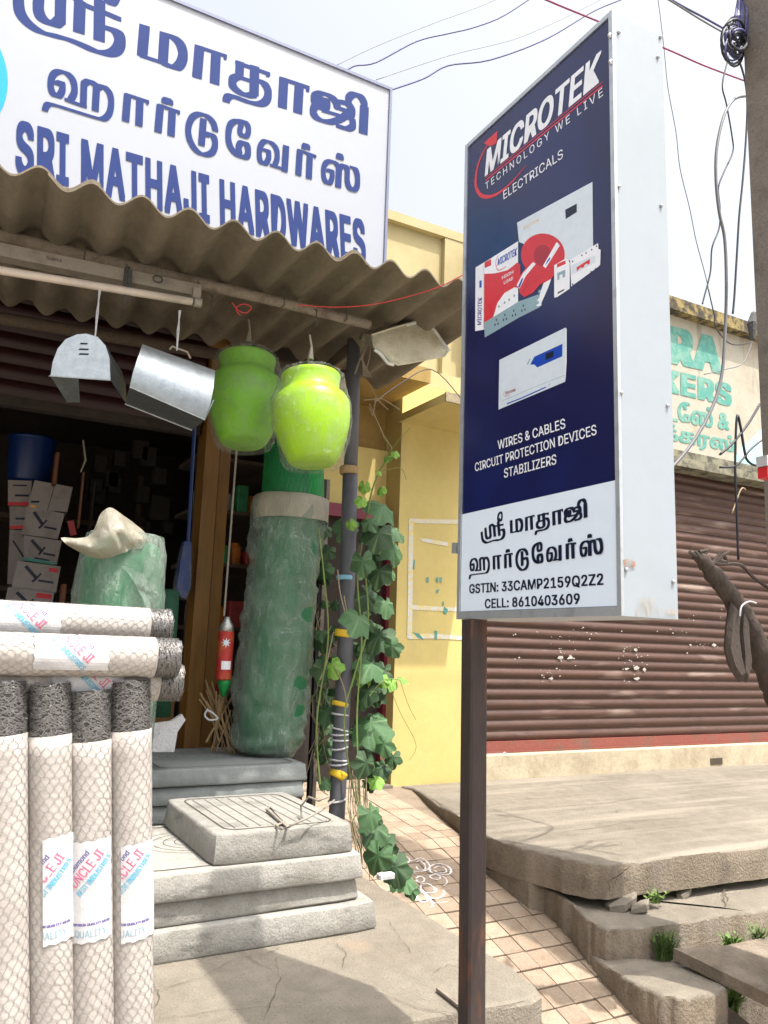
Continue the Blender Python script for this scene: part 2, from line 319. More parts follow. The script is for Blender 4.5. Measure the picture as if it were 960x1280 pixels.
# ------------------------------------------------------------------ text
_tc = {}
import os
FONT = None
try:
    FONT = bpy.data.fonts.load(os.path.join(bpy.utils.resource_path('LOCAL'), 'datafiles', 'fonts', 'Inter.woff2'))   # Blender's own bundled face
except Exception:
    FONT = None
def _raw(s, offset, shear, spacing):
    c = bpy.data.curves.new('lettering', 'FONT'); c.body = s; c.offset = offset; c.shear = shear; c.space_character = spacing; c.resolution_u = 4
    if FONT and all(ord(ch) < 128 for ch in s): c.font = FONT
    o = bpy.data.objects.new('lettering', c); COL.objects.link(o); bpy.context.view_layer.update()
    dg = bpy.context.evaluated_depsgraph_get(); me = bpy.data.meshes.new_from_object(o.evaluated_get(dg))
    vs = [v.co.copy() for v in me.vertices]; fs = [tuple(p.vertices) for p in me.polygons]
    bpy.data.objects.remove(o); bpy.data.curves.remove(c); bpy.data.meshes.remove(me)
    if FONT and 'Z' in s and shear == 0 and offset == 0 and len(s) > 1:      # the face's Z does not fill: redraw it from three bars
        zv, _ = _raw('Z', 0, 0, 1); nz = len(zv); i = 0; nv = list(vs)
        while i+nz <= len(vs):
            d = vs[i]-zv[0]
            if all((vs[i+k]-zv[k]-d).length < 2e-3 for k in range(nz)):
                fs = [f for f in fs if not (i <= f[0] < i+nz)]
                for q in (((.042,0),(.399,0),(.399,.057),(.042,.057)), ((.04,.452),(.397,.452),(.397,.509),(.04,.509)), ((.042,.046),(.112,.046),(.397,.462),(.328,.462))):
                    b = len(nv); nv += [V((x, y, 0))+d for x, y in q]; fs.append((b, b+1, b+2, b+3))
                i += nz
            else: i += 1
        vs = nv
    return vs, fs
_td = {}
def text_geo(s, **kw):
    offset = 0.0; shear = kw.get('shear', 0.0); spacing = kw.get('spacing', 1.0)
    k = (s, tuple(sorted(kw.items())))
    if k in _tc: return _tc[k]
    vs, fs = _raw(s, offset, shear, spacing)
    x0 = min(v.x for v in vs); x1 = max(v.x for v in vs); y0 = min(v.y for v in vs); y1 = max(v.y for v in vs)
    if all(ord(ch) < 128 for ch in s) and s.upper() == s:
        hv, _ = _raw('H', offset, 0, 1); y0 = min(v.y for v in hv); y1 = max(v.y for v in hv)
    _td[k] = (x1-x0, y1-y0)
    _tc[k] = ([((v.x-x0)/(x1-x0), (v.y-y0)/(y1-y0)) for v in vs], fs); return _tc[k]
def text_on(g, s, BL, BR, TL, off=V((0,0,0)), offset=0.0, **kw):
    """lettering laid in the plane BL-BR-TL; weight comes from shifted layers a few microns apart"""
    uv, fs = text_geo(s, **kw); xw, yh = _td[(s, tuple(sorted(kw.items())))]
    nn = (BR-BL).cross(TL-BL).normalized(); nn = nn if nn.dot(EYE-BL) > 0 else -nn
    b = offset; sh = [(0,0)]
    if b > 0:
        k = max(1, math.ceil(b/.035)); sh = [(dx*b/k, dy*b*.45) for dx in range(-k, k+1) for dy in (-1, 1)]
    for i, (dx, dy) in enumerate(sh):
        n = len(g.v); fx = dx/xw; fy = dy/yh; q = nn*(i*.00004)
        sx = 1-2*b/xw; sy = 1-.9*b/yh
        vs = [BL + (BR-BL)*(b/xw+u*sx+fx) + (TL-BL)*(.45*b/yh+v*sy+fy) + off + q for u, v in uv]
        for jf, f in enumerate(fs):      # every facet on its own level: overlapping strokes never share a plane
            n = len(g.v); g.v += [vs[j]+nn*((jf*7 % 40)*.0000009) for j in f]; g.f.append(tuple(range(n, n+len(f))))
def cat(pts, k=6):
    """smooth curve through points"""
    if len(pts) < 3: return [tuple(p) for p in pts]
    o = []; n = len(pts)
    for i in range(n-1):
        p0 = pts[max(i-1,0)]; p1 = pts[i]; p2 = pts[i+1]; p3 = pts[min(i+2,n-1)]
        for j in range(k):
            t = j/k
            o.append(tuple(0.5*((2*p1[a])+(-p0[a]+p2[a])*t+(2*p0[a]-5*p1[a]+4*p2[a]-p3[a])*t*t+(-p0[a]+3*p1[a]-3*p2[a]+p3[a])*t**3) for a in range(len(p1))))
    o.append(tuple(pts[-1])); return o
def hull(pts):
    pts = sorted(set((round(p[0], 4), round(p[1], 4)) for p in pts))
    def half(ps):
        h = []
        for p in ps:
            while len(h) > 1 and (h[-1][0]-h[-2][0])*(p[1]-h[-2][1])-(h[-1][1]-h[-2][1])*(p[0]-h[-2][0]) <= 0: h.pop()
            h.append(p)
        return h
    a = half(pts); b = half(pts[::-1]); return a[:-1]+b[:-1]
# hand-lettered Tamil: pen strokes traced in photo pixels -> convex pieces (thick uprights, thin bars)
def tamil_strokes():
    A = (0,0,6.0); B = (160,20,6.0); C = (300,60,5.333); D = (40,70,4.8); E = (220,120,6.857); F = (350,160,8.0)
    L1 = []; L2 = []; W0 = []
    def st(dst, cr, pts, w, h=None, sm=True):
        q = cat(pts) if sm else pts
        dst.append(([(cr[0]+p[0]/cr[2], cr[1]+p[1]/cr[2]) for p in q], w/cr[2], (h or 24)/cr[2]))
    # sri
    st(W0,A,[(140,-85),(138,0),(150,90),(200,165),(290,232),(380,262),(480,285),(600,330),(720,385),(810,402),(870,380),(900,320),(885,250),(830,215),(795,212)],86,30)
    st(W0,A,[(296,-95),(290,0),(288,70),(310,130),(355,165),(410,182),(450,150)],84,34)
    st(W0,A,[(452,160),(455,0),(462,-60)],84,30)
    st(W0,A,[(460,-60),(500,-70),(560,-30),(600,20)],60,34)
    st(W0,A,[(600,15),(592,235)],88,26,False)
    st(W0,A,[(600,20),(690,60),(750,80),(895,142)],30,34,False)
    st(W0,A,[(748,10),(744,295)],86,26,False)
    st(W0,A,[(752,40),(748,-60),(780,-130),(840,-150),(890,-100),(880,-20),(845,25),(800,-5),(795,-40)],42,34)
    # maa
    st(L1,B,[(125,80),(107,292)],78,26,False); st(L1,B,[(108,300),(235,342),(300,365)],40,26,False)
    st(L1,B,[(275,135),(262,348)],74,26,False); st(L1,B,[(300,142),(350,165),(395,215),(413,290),(395,355),(355,388),(290,365)],72,26)
    for cr, a, b, c_, d, e, f in ((B,(537,232),(518,455),(530,232),(728,298),(660,290),(650,500)),(C,(292,208),(283,390),(290,208),(450,262),(395,255),(385,425))):
        wd = 72 if cr is B else 60
        st(L1,cr,[a,b],wd,22,False); st(L1,cr,[c_,d],30,26,False); st(L1,cr,[e,f],wd,22,False)
        st(L1,cr,[(d[0]+4,d[1]+4),(d[0],d[1]+20)],20,22,False)
    # tha
    st(L1,C,[(-15,98),(185,170)],34,24,False); st(L1,C,[(188,172),(184,182)],22,22,False)
    st(L1,C,[(0,100),(-4,180)],56,24,False)
    st(L1,C,[(-10,188),(-45,205),(-48,250),(-10,290),(40,315),(88,312)],52,24); st(L1,C,[(98,130),(94,302)],62,24,False); st(L1,C,[(-10,192),(80,222)],30,24,False)
    st(L1,C,[(130,218),(165,240),(188,290),(178,345),(140,372),(80,366),(0,338),(-50,320),(-80,325),(-92,350)],48,24)
    # ji
    st(L1,C,[(538,370),(545,345),(575,345),(580,380),(565,405),(535,400),(512,380),(495,345),(505,312),(550,300),(610,325),(642,365),(655,400),(700,412)],46,22)
    st(L1,C,[(500,385),(488,425),(515,468),(580,492),(640,485),(690,460),(720,430)],44,24); st(L1,C,[(560,418),(640,442),(740,470)],30,22)
    st(L1,C,[(670,360),(720,370),(748,420),(735,460)],44,24); st(L1,C,[(660,520),(715,538),(752,520),(750,480)],40,24)
    st(L1,C,[(725,375),(725,335),(755,308),(800,320),(828,365),(830,420)],42,26); st(L1,C,[(830,400),(822,560)],58,24,False)
    # haa
    st(L2,D,[(150,165),(178,160),(182,205),(158,240),(125,222),(112,170),(125,115),(160,92),(212,104),(248,150),(255,215),(232,262)],38,18)
    st(L2,D,[(210,262),(260,282),(315,300)],30,18,False); st(L2,D,[(312,170),(308,300)],40,16,False)
    st(L2,D,[(312,165),(345,150),(385,175)],38,20); st(L2,D,[(388,180),(380,322)],42,16,False)
    st(L2,D,[(392,195),(425,180),(462,215),(476,270),(465,340),(430,376),(380,368),(250,328),(125,290),(92,292),(78,322)],36,16)
    st(L2,D,[(574,235),(562,385)],44,16,False); st(L2,D,[(572,232),(692,272)],22,18,False); st(L2,D,[(696,276),(692,284)],14,14,False); st(L2,D,[(648,265),(642,412)],44,16,False)
    st(L2,D,[(795,272),(812,262),(830,280)],36,26); st(L2,D,[(770,300),(757,450)],44,16,False); st(L2,D,[(768,296),(878,334)],22,18,False); st(L2,D,[(882,338),(880,344)],12,14,False); st(L2,D,[(842,328),(835,472)],44,16,False)
    # du
    st(L2,E,[(338,292),(318,225),(265,170),(200,152),(140,182),(108,260),(112,350),(150,435),(205,490),(260,502),(312,480),(336,420),(325,350),(285,322),(258,335)],50,24); st(L2,E,[(236,205),(219,412)],56,24,False)
    # ve
    st(L2,E,[(552,228),(520,212),(470,240),(450,320),(458,410),(500,482),(560,522),(610,515),(618,455),(600,405),(560,398),(538,435),(545,490)],50,22)
    st(L2,E,[(530,212),(590,220),(622,270),(612,335),(575,345),(548,305),(560,245)],42,22)
    st(L2,E,[(755,462),(790,470),(795,530),(765,578),(728,562),(715,500),(724,430),(760,385),(820,400),(862,455),(868,530),(848,590)],42,20)
    st(L2,E,[(820,592),(940,630)],30,22,False); st(L2,F,[(62,185),(47,425)],62,22,False)
    # r
    st(L2,F,[(238,190),(258,172),(282,196)],44,40); st(L2,F,[(200,225),(185,462)],60,22,False); st(L2,F,[(195,222),(350,278)],30,24,False); st(L2,F,[(352,282),(350,290)],16,20,False); st(L2,F,[(300,270),(290,495)],60,22,False)
    # s
    st(L2,F,[(582,288),(600,272),(618,300)],42,40)
    st(L2,F,[(485,425),(520,430),(522,490),(500,545),(462,540),(438,480),(438,400),(462,345),(510,330),(560,350),(592,400)],44,26)
    st(L2,F,[(592,395),(583,582)],60,22,False); st(L2,F,[(600,395),(640,372),(672,410),(674,530),(700,600),(735,620),(772,580),(776,480),(755,410),(722,392)],50,24)
    return W0, L1, L2
SRI, LINE1, LINE2 = tamil_strokes()
def pieces(strokes, skew=0.3):
    o = []
    for pts, w_, h_ in strokes:
        def pen(p): return [(p[0]+a*w_/2, p[1]+a*w_/2*skew+b*h_/2) for a in (-1,1) for b in (-1,1)]
        for a, b in zip(pts[:-1], pts[1:]): o.append(hull(pen(a)+pen(b)))
    return o

# ================================================================== GROUND AND PATHS
def rz(Y):
    T = [(1.2,-.12),(1.6,-.05),(2.4,.155),(3.15,.37),(3.7,.51),(4.9,.62),(5.6,.66)]
    if Y <= T[0][0]: return T[0][1]
    for (a, za), (b, zb) in zip(T[:-1], T[1:]):
        if Y <= b: return za+(zb-za)*(Y-a)/(b-a)
    return T[-1][1]
def onR(x, y):
    z = .3
    for _ in range(50):
        p = P(x, y, Z=z); z = .5*z+.5*rz(p.y)
    return P(x, y, Z=z)
g = G(); g.quad((-60,-60,-.13),(60,-60,-.13),(60,60,-.13),(-60,60,-.13)); solo('road', g, M['road'], kind='structure')
# plinth in front of the hardware shop
g = G(); ol = [(-3,1.60),(-2,1.6),(-1,1.61),(-.3,1.60),(.2,1.61),(.6,1.60),(.9,1.605),(1.12,1.60),(1.22,1.585),(1.29,1.585),(1.335,1.60),(1.355,1.64),(1.365,1.75),(1.37,2.0),(1.385,2.3),(1.38,2.6),(1.40,3.0),(1.55,3.3),(1.62,3.6),(1.62,7),(-3,7)]
g.prism(ol, -.13, .70, .012, .004); plinth = solo('shop_plinth', g, M['plinth'], kind='structure')
def ribbon(g, pts, wd, nz=V((0,0,1))):
    pts = [V(p) for p in pts]; n0 = len(g.v)
    for i, p in enumerate(pts):
        d = (pts[min(i+1,len(pts)-1)]-pts[max(i-1,0)]); s = d.cross(nz); s.normalize()
        ww = wd*rnd.uniform(.4,1.4) if i not in (0,len(pts)-1) else wd*.2
        g.v += [p+s*ww, p-s*ww]
    for i in range(len(pts)-1): g.f.append((n0+2*i, n0+2*i+1, n0+2*i+3, n0+2*i+2))
def jag(pts, k=5, j=.006):
    o = []
    for a, b in zip(pts[:-1], pts[1:]):
        for i in range(k):
            t = i/k; o.append(V(a).lerp(V(b), t)+V((rnd.uniform(-j,j), rnd.uniform(-j,j), 0)))
    o.append(V(pts[-1])); return o
g = G()
for line in ([(190,1240),(250,1222),(305,1192),(318,1200),(345,1215)],[(190,1262),(200,1248),(192,1226)],[(190,1275),(280,1262),(350,1258)],[(420,1178),(432,1190),(428,1210)],[(345,1195),(350,1225),(330,1275)],
             [(485,1150),(500,1172),(515,1192)],[(540,1215),(560,1205),(600,1215)],[(470,1240),(520,1258),(575,1268)],[(300,1198),(340,1190),(350,1182)]):
    ribbon(g, jag([P(x,y,Z=.7035) for x, y in line], 7, .004), .0007)
part('crack_line', g, M['crack'], plinth)
# sloping tiled path
g = G(); rows = [1.2,1.6,2.0,2.4,2.8,3.15,3.4,3.7,4.3,4.9,5.6]
g.loft([[(1.2,y,rz(y)-.012),(2.9,y,rz(y)-.012)] for y in rows], closed=False)
path = solo('tiled_path', g, M['grout'], kind='structure')
tg = G(); tg.bbox((-.0486,-.0486,-.012),(.0486,.0486,.003),.0025)
tme = [tg.mesh('tile') for _ in range(1)][0]; tme.materials.append(M['tile'])
cnt = 0; rest = G()
for iy in range(39):
    yc = 1.35+.1*iy
    sl_ = math.atan2(rz(yc+.05)-rz(yc-.05), .1)
    for ix in range(12):
        xc = 1.40+.1*ix
        if xc > 2.66 or yc > 5.2: continue
        if yc > 4.5 and xc < 1.8: continue
        Mx = Matrix.Translation(V((xc, yc, rz(yc)+rnd.uniform(-.0015,.0015)))) @ Matrix.Rotation(sl_+rnd.uniform(-.012,.012), 4, 'X') @ Matrix.Rotation(rnd.uniform(-.015,.015), 4, 'Y')
        if cnt < 300 and (xc > 1.45 and yc < 4.3):
            o = bpy.data.objects.new('tile', tme); COL.objects.link(o); o.parent = path
            o.matrix_local = Matrix.Translation(-wloc(path)) @ Mx; cnt += 1
        else: rest.add(tg, Mx)
part('far_tiles', rest, M['tile'], path, kind='stuff')
# chalk kolam on the path
g = G()
def kol(pts, wd=.005):
    q = [onR(470+a/6.4, 1040+b/6.4) for a, b in cat(pts, 5)]
    for p in q: p.z += .0055
    ribbon(g, q, wd*.85)
kol([(215,195),(250,210),(270,240),(240,270),(270,290),(250,310)]); kol([(240,250),(300,235),(360,215),(410,250),(430,290),(390,320),(330,325),(260,335)],.006)
kol([(320,250),(350,240),(390,270),(390,310),(340,310),(320,280)]); kol([(430,290),(470,265),(540,268),(590,295),(600,330),(570,350),(500,345),(440,330),(430,300)],.006)
kol([(460,300),(500,285),(550,300),(560,330),(500,335),(460,310)]); kol([(320,380),(350,362),(385,380),(380,405),(340,410),(320,390)],.006)
kol([(360,420),(420,425),(470,460),(470,490),(400,495),(360,465),(360,430)],.006); kol([(430,360),(490,350),(515,375),(480,390),(440,375),(430,360)])
kol([(480,350),(545,370),(570,410),(540,440)]); kol([(350,470),(400,505),(450,540),(510,535),(545,500),(540,475)],.006)
kol([(330,500),(360,490),(400,520),(410,560),(370,570),(330,540),(325,510)],.006); kol([(400,500),(440,560),(455,600),(430,615)])
kol([(540,470),(600,460)]); kol([(300,330),(350,370)]); kol([(450,580),(520,575),(580,565)],.003)
solo('kolam', g, M['kolam'], 'white chalk kolam with loops drawn on the tiled path beside the vine', 'chalk drawing')
# ---- platform and broken steps in front of the shuttered shop
def outl(pts, z): return [(P(x,y,Z=z).x, P(x,y,Z=z).y) for x, y in pts]
def dense(o, k=4, j=.006):
    r = []
    for i in range(len(o)-1):
        for t in range(k):
            a = t/k; r.append((o[i][0]*(1-a)+o[i+1][0]*a+(rnd.uniform(-j,j) if t else 0), o[i][1]*(1-a)+o[i+1][1]*a+(rnd.uniform(-j,j) if t else 0)))
    r.append(o[-1]); return r
def two_tone(name, ol, z0, z1, bev, jit, kind='structure', zf=None):
    g = G(); g.prism(ol, z0, z1, bev, jit)
    if zf:
        for v in g.v:
            if v.z > (z0+z1)/2+.02: v.z += zf(v.x, v.y)
    for v in g.v:
        if v.z > z0+(z1-z0)*.4:
            q = mnoise.noise(V((v.x*14, v.y*14, v.z*9))); c_ = min(0, q+.18)*.045
            if v.z < z1-.001 or c_ < -.006: v.z += c_*.6
            v.y -= c_*.5
    n = len(ol); o = solo(name, g, M['platform'], kind=kind, auto=50)
    o.data.materials.append(M['platform_side'])
    for p in o.data.polygons:
        if abs(p.normal.z) < .35: p.material_index = 1
    return o
ol = dense(outl([(515,984),(548,1004),(575,1021),(592,1036),(612,1046),(640,1055),(668,1062),(705,1072),(735,1078),(760,1079),(800,1074),(880,1066),(958,1057)], .60), 4, .005)
ol += [(9.0, 2.62),(9.0,4.66),(2.72,4.66)]
platform = two_tone('cement_platform', ol, .452, .60, .012, .003)
g = G(); ol2 = dense(outl([(515,984),(560,1015),(610,1046),(660,1062)], .60), 3, .002)
ol2 = [(x+.012, y+.01) for x, y in ol2]+[(2.75,2.86),(9,2.9),(9,4.6),(2.76,4.6)]
lower = two_tone('platform_base', ol2, -.13, .451, .0, .003)
ol = dense(outl([(660,1096),(674,1108),(690,1120)], .43)[:2]+outl([(712,1136),(735,1151),(757,1159),(800,1157),(862,1151),(900,1143),(958,1136)], .40), 8, .004)
ol = [(2.50,3.02)]+ol+[(6.0,2.36),(6.0,2.95)]
step2 = two_tone('broken_step', ol, -.13, .435, .010, .005, zf=lambda x, y: -.04*max(0, min(1, (2.86-y)/.25)))
ol = dense(outl([(722,1182),(742,1196),(765,1212),(785,1224),(805,1234),(828,1243),(850,1247),(872,1247),(895,1241),(909,1232),(906,1218),(890,1204)], .275), 5, .003)
ol = ol+[(2.95,2.70),(2.6,2.85)]
step3 = two_tone('lowest_step', ol, -.13, .275, .012, .004)
# grey stone slab leaning over a gap at the right
g = G()
a = P(846,1186,Z=.34); b = P(880,1196,Z=.33); top = [P(842,1185,Z=.34), P(1000,1262,Z=.30), P(1010,1178,Z=.36)+V((.3,.1,0)), P(900,1183,Z=.355)]
for_ring = [[p+V((0,0,-.045)) for p in top], [p for p in top]]
g.loft(for_ring, True, True); solo('stone_slab', g, M['platform_side'], 'grey stone slab lying tilted over the gap beside the lowest step', 'stone slab', auto=40)
g = G(); g.quad((2.3,1.5,-.11),(6,1.5,-.11),(6,2.4,-.08),(2.3,2.4,-.08)); solo('dirt_patch', g, M['dirt'], kind='structure')
# rubble lying in the broken joint
def rubble(px, z, s, label):
    g = G(); c = P(px[0], px[1], Z=z); n = 7
    rr = [s*rnd.uniform(.7,1.2) for _ in range(n)]; an = rnd.uniform(0, 6)
    ring = lambda zz, k: [V((c.x+rr[i]*k*math.cos(an+2*PI*i/n), c.y+rr[i]*.55*k*math.sin(an+2*PI*i/n), zz+rnd.uniform(-.003,.003)+.25*rr[i]*math.cos(an+2*PI*i/n))) for i in range(n)]
    g.loft([ring(z-.01,1), ring(z+s*.22,1.02), ring(z+s*.30,.85)], True, True)
    solo('cement_shard', g, M['platform'], label, 'cement shard', group='broken cement shards in the step joint', auto=35)
for px, s, lb in (((775,1129),.085,'broad flat cement shard at the left end of the broken step joint'), ((814,1118),.06,'cement shard lying just right of the broad flat one in the joint'),
                  ((802,1134),.05,'cement shard at the front of the broken joint, below its neighbour'), ((838,1108),.055,'small tilted shard in the joint right of the first weed tuft'),
                  ((853,1117),.045,'narrow cement shard in the middle of the broken step'), ((872,1107),.04,'last small cement shard before the long crack in the step')):
    rubble(px, .425, s, lb)
g = G()
for line, z in (([(745,1118),(765,1106),(800,1104),(845,1090),(872,1088),(905,1078),(958,1068)],.426),([(880,1100),(905,1112),(908,1128)],.426),([(860,1112),(900,1100),(958,1094)],.426)):
    ribbon(g, jag([P(x,y,Z=z) for x, y in line], 6, .008), .010 if line[0][0] < 800 else .004)
part('step_crack', g, M['crack'], step2)
g = G()
for line, yy in (([(789,1082),(772,1095),(760,1102),(762,1115)],2.699),([(772,1095),(768,1106)],2.699)):
    ribbon(g, jag([P(x,y,Y=yy) for x, y in line], 4, .003), .002, V((0,1,0)))
part('face_crack', g, M['crack'], platform)
g2 = G()
for line in ([(640,1010),(740,1005),(860,990),(950,978)],[(700,1040),(800,1025),(900,1020)],[(620,1000),(700,996),(790,985)]):
    ribbon(g2, jag([P(x,y,Z=.6035) for x, y in line], 6, .01), .002)
part('crack_line', g2, M['platform_side'], platform)
# weeds
WG = 'weeds growing in the broken steps'
def weed(px, z, h, n, label, leafy=True):
    h *= 1.35; n = int(n*2.4)
    c = P(px[0], px[1], Z=z); g = G()
    for i in range(n):
        a = rnd.uniform(0, 2*PI); L_ = h*rnd.uniform(.5,1.1); sp = rnd.uniform(.2,.9)
        b = c+V((rnd.gauss(0,.022), rnd.uniform(-.012,.012), -.005))
        pts = [b+V((math.cos(a)*sp*L_*t*t*.8, math.sin(a)*sp*L_*t*t*.8, L_*t*(1-.35*sp*t))) for t in (0,.35,.7,1)]
        s = V((-math.sin(a), math.cos(a), 0)); wd = rnd.uniform(.002,.005) if leafy else .0018
        n0 = len(g.v); ws = [.4,1,.8,.05]
        for p, q in zip(pts, ws): g.v += [p+s*wd*q, p-s*wd*q]
        for j in range(3): g.f.append((n0+2*j, n0+2*j+1, n0+2*j+3, n0+2*j+2))
        if leafy:
            for j in (1,2):
                p = pts[j]; l = rnd.uniform(.008,.018); d = V((math.cos(a+rnd.uniform(-2,2)), math.sin(a+rnd.uniform(-2,2)), .4))
                q = d.cross(V((0,0,1))); q.normalize()
                g.poly([p, p+d*l*.5+q*l*.35, p+d*l, p+d*l*.5-q*l*.35])
    solo('weed', g, M['weed'], label, 'weed', group=WG)
weed((876,1108),.43,.075,34,'bushy green weed rising from the middle of the broken joint')
weed((818,1128),.43,.05,16,'short weed in the joint left of the bushy one')
weed((912,1104),.43,.05,24,'low weed under the platform edge, right of the bushy one'); weed((945,1100),.43,.065,26,'weed in the joint at the far right edge of the step')
weed((832,1198),.28,.10,50,'tall wispy weed growing from the corner of the lowest step'); weed((857,1200),.28,.04,18,'low sprigs beside the tall wispy weed')
weed((915,1184),.31,.055,26,'round weed tuft at the foot of the second step'); weed((950,1184),.31,.09,22,'spiky weed tuft at the right end of the second step')
weed((915,1268),.05,.13,46,'long bladed grass tuft below the stone slab'); weed((760,1182),.30,.02,8,'tiny sprig on the face of the second step')

# ================================================================== YELLOW BUILDING
yb = thing('yellow_building', 'yellow painted building with a lit pillar, ledge and maroon door behind the vine', 'building', (2.6,5.2,.6))
YP = 4.70
g = G(); g.box((2.665,YP,.45),(3.34,5.6,3.35)); part('pillar', g, M['yellow'], yb)
zr_ = P(475,562,Y=4.89).z; zh = P(450,632,Y=4.80).z
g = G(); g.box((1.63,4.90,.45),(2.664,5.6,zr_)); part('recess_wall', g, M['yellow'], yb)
g = G(); g.box((1.63,4.94,zr_+.001),(2.664,5.598,3.35)); part('upper_recess_wall', g, M['ochre'], yb)  # shade under the soffit is put into the wall colour here
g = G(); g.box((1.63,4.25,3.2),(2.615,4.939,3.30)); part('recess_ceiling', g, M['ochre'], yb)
g = G(); g.box((2.64,4.102,3.045),(3.36,4.698,3.10)); part('ledge', g, M['yellow'], yb)
g = G(); g.box((2.635,4.088,3.04),(3.362,4.1015,3.104)); part('ledge_edge', g, M['chajja'], yb)
g = G(); g.box((1.63,4.702,3.352),(3.335,5.6,3.47)); part('slab_edge', g, M['yellow2'], yb)
# upper storey facade with a recessed panel
zt_ = P(530,276,Y=4.90).z; zl = P(520,284,Y=4.90).z; xl = P(557,294,Y=4.90).x
g = G(); g.box((1.2,4.95,3.471),(3.335,5.6,zt_-.004)); part('upper_wall', g, M['yellow2'], yb)
g = G(); g.box((1.2,4.90,zl),(3.335,4.948,zt_)); part('roof_band', g, M['yellow2'], yb)
g = G(); g.box((xl,4.905,3.471),(3.334,4.948,zl-.001)); part('corner_band', g, M['yellow2'], yb)
# whitewashed rectangle with old paint marks on the pillar
g = G()
def onp(pts, dy=.003): return [P(x,y,Y=YP-dy) for x, y in pts]
g.poly(onp([(512,648),(583,650),(583,655),(512,654)])); g.poly(onp([(511,650),(517,650),(515,798),(509,798)],.0034)); g.poly(onp([(513,756),(583,760),(583,765),(513,762)],.003)); g.poly(onp([(511,792),(545,792),(580,795),(578,800),(540,798),(511,799)],.0038))
g.poly(onp([(525,672),(560,678),(560,683),(527,677)])) 
part('whitewash_mark', g, M['white_patch'], yb)
g = G()
for q in ([(533,722),(536,721),(536,728),(533,728)],[(545,722),(548,721),(548,728),(545,727)],[(550,721),(553,722),(552,729),(550,728)],[(545,738),(549,736),(548,741),(546,742)],[(555,758),(560,762),(558,768),(554,766)],[(515,790),(524,792),(530,800),(522,797)],[(543,788),(547,789),(546,800),(543,799)],[(553,752),(555,752),(555,757),(553,757)],[(517,700),(519,700),(518,712),(516,711)]):
    g = G(); g.poly(onp(q,.0045)); part('teal_mark', g, M['teal'], yb)
# door
xj0 = P(481,800,Y=4.80).x; xj1 = P(496,800,Y=4.80).x
g = G(); g.box((xj0,4.80,.60),(xj1,4.899,zh)); part('door_jamb', g, M['maroon'], yb)
g = G(); g.box((1.80,4.80,zh-.09),(xj0-.001,4.899,zh-.002)); part('door_head', g, M['maroon'], yb)
g = G(); g.box((xj0-.008,4.788,.60),(xj1+.006,4.799,.98)); part('worn_cloth', g, M['glit'], yb)
g = G(); g.box((1.80,4.86,.6),(xj0-.002,4.8985,zh-.091)); part('dark_doorway', g, M['dark'], yb)  # dark panel standing for the unlit inside of the doorway
g = G(); g.box((1.3,4.66,.40),(2.66,4.859,.605)); solo('door_threshold', g, M['plinth'], kind='structure')

# ================================================================== SHUTTERED SHOP
sb = thing('shuttered_shop', 'cream shop with teal painted lettering above a closed brown rolling shutter', 'building', (5.2,4.8,.6))
X0 = 3.40; X1 = 8.4
g = G(); g.box((3.342,4.652,.50),(X1,5.0,.762)); part('sill_wall', g, M['sillwall'], sb)
g = G(); g.box((3.342,4.70,.763),(X0-.002,5.0,3.10)); part('side_wall', g, M['sillwall'], sb)
g = G(); g.box((3.342,4.70,3.17),(X1,5.0,4.50)); part('parapet_wall', g, M['cream'], sb)
g = G(); g.box((3.342,4.60,3.09),(X1,5.0,3.168)); g.box((3.342,4.66,3.1685),(X1,4.699,3.25)); part('lintel', g, M['lintel'], sb)
g = G(); g.box((3.342,4.60,4.502),(X1,5.02,4.62)); part('coping', g, M['coping'], sb)
# slats
n = 14; prof = [(-.012*math.sin(PI*min(1, k/ (n-3))) if k < n-2 else .004, .075*k/n) for k in range(n+1)]
sg = G(); sg.loft([[(0, p[0], p[1]) for p in prof], [(X1-X0-.05, p[0], p[1]) for p in prof]], closed=False)
sme = sg.mesh('slat', smooth=True); sme.materials.append(M['slat'])
for i in range(30):
    o = bpy.data.objects.new('slat', sme); COL.objects.link(o); o.parent = sb
    o.location = V((X0+.02, 4.80+rnd.uniform(-.0015,.0015), .845+.075*i))-wloc(sb)
    o.rotation_euler = (0, rnd.uniform(-.0006,.0006), 0)
g = G(); g.box((X0,4.83,.76),(X1,4.86,3.1)); part('shutter_backing', g, M['dark'], sb)
g = G(); g.box((X0,4.76,.765),(X1,4.81,.775)); g.box((X0,4.775,.776),(X1,4.80,.842)); part('bottom_bar', g, M['slatbar'], sb)
g = G(); g.box((X0-.03,4.74,.764),(X0+.018,4.82,3.09)); part('shutter_guide', g, M['slat'], sb)
g = G()
def scrap(x, y, s):
    c = P(x, y, Y=4.785); q = []
    k = rnd.randint(4,6)
    for i in range(k):
        a = 2*PI*i/k+rnd.uniform(-.4,.4); q.append(c+V((math.cos(a)*s*rnd.uniform(.6,1.7), 0, math.sin(a)*s*rnd.uniform(.35,.8))))
    g.poly(q[::-1])
for cx, cy, sx, sy, nn in ((705,798,22,4,8),(700,822,20,12,16),(690,840,18,8,12),(790,812,18,6,10),(795,825,18,5,14),(790,838,14,8,12),(690,845,12,4,6),(845,790,14,5,6),(880,808,16,5,10),(720,790,60,6,10),(905,780,12,20,8),(645,795,8,3,3),(645,822,8,3,3),(867,770,10,4,4),(780,850,10,5,4),(900,745,8,5,3)):
    for _ in range(nn): scrap(rnd.gauss(cx,sx*.6), rnd.gauss(cy,sy*.6), rnd.uniform(.003,.009))
for x, y, s in ((700,822,.03),(713,822,.028),(795,835,.032),(805,837,.03),(783,836,.02),(795,812,.022),(893,806,.024),(689,848,.02),(796,848,.025),(863,806,.015)): scrap(x, y, s)
part('poster_scraps', g, M['scrap'], sb, kind='stuff')
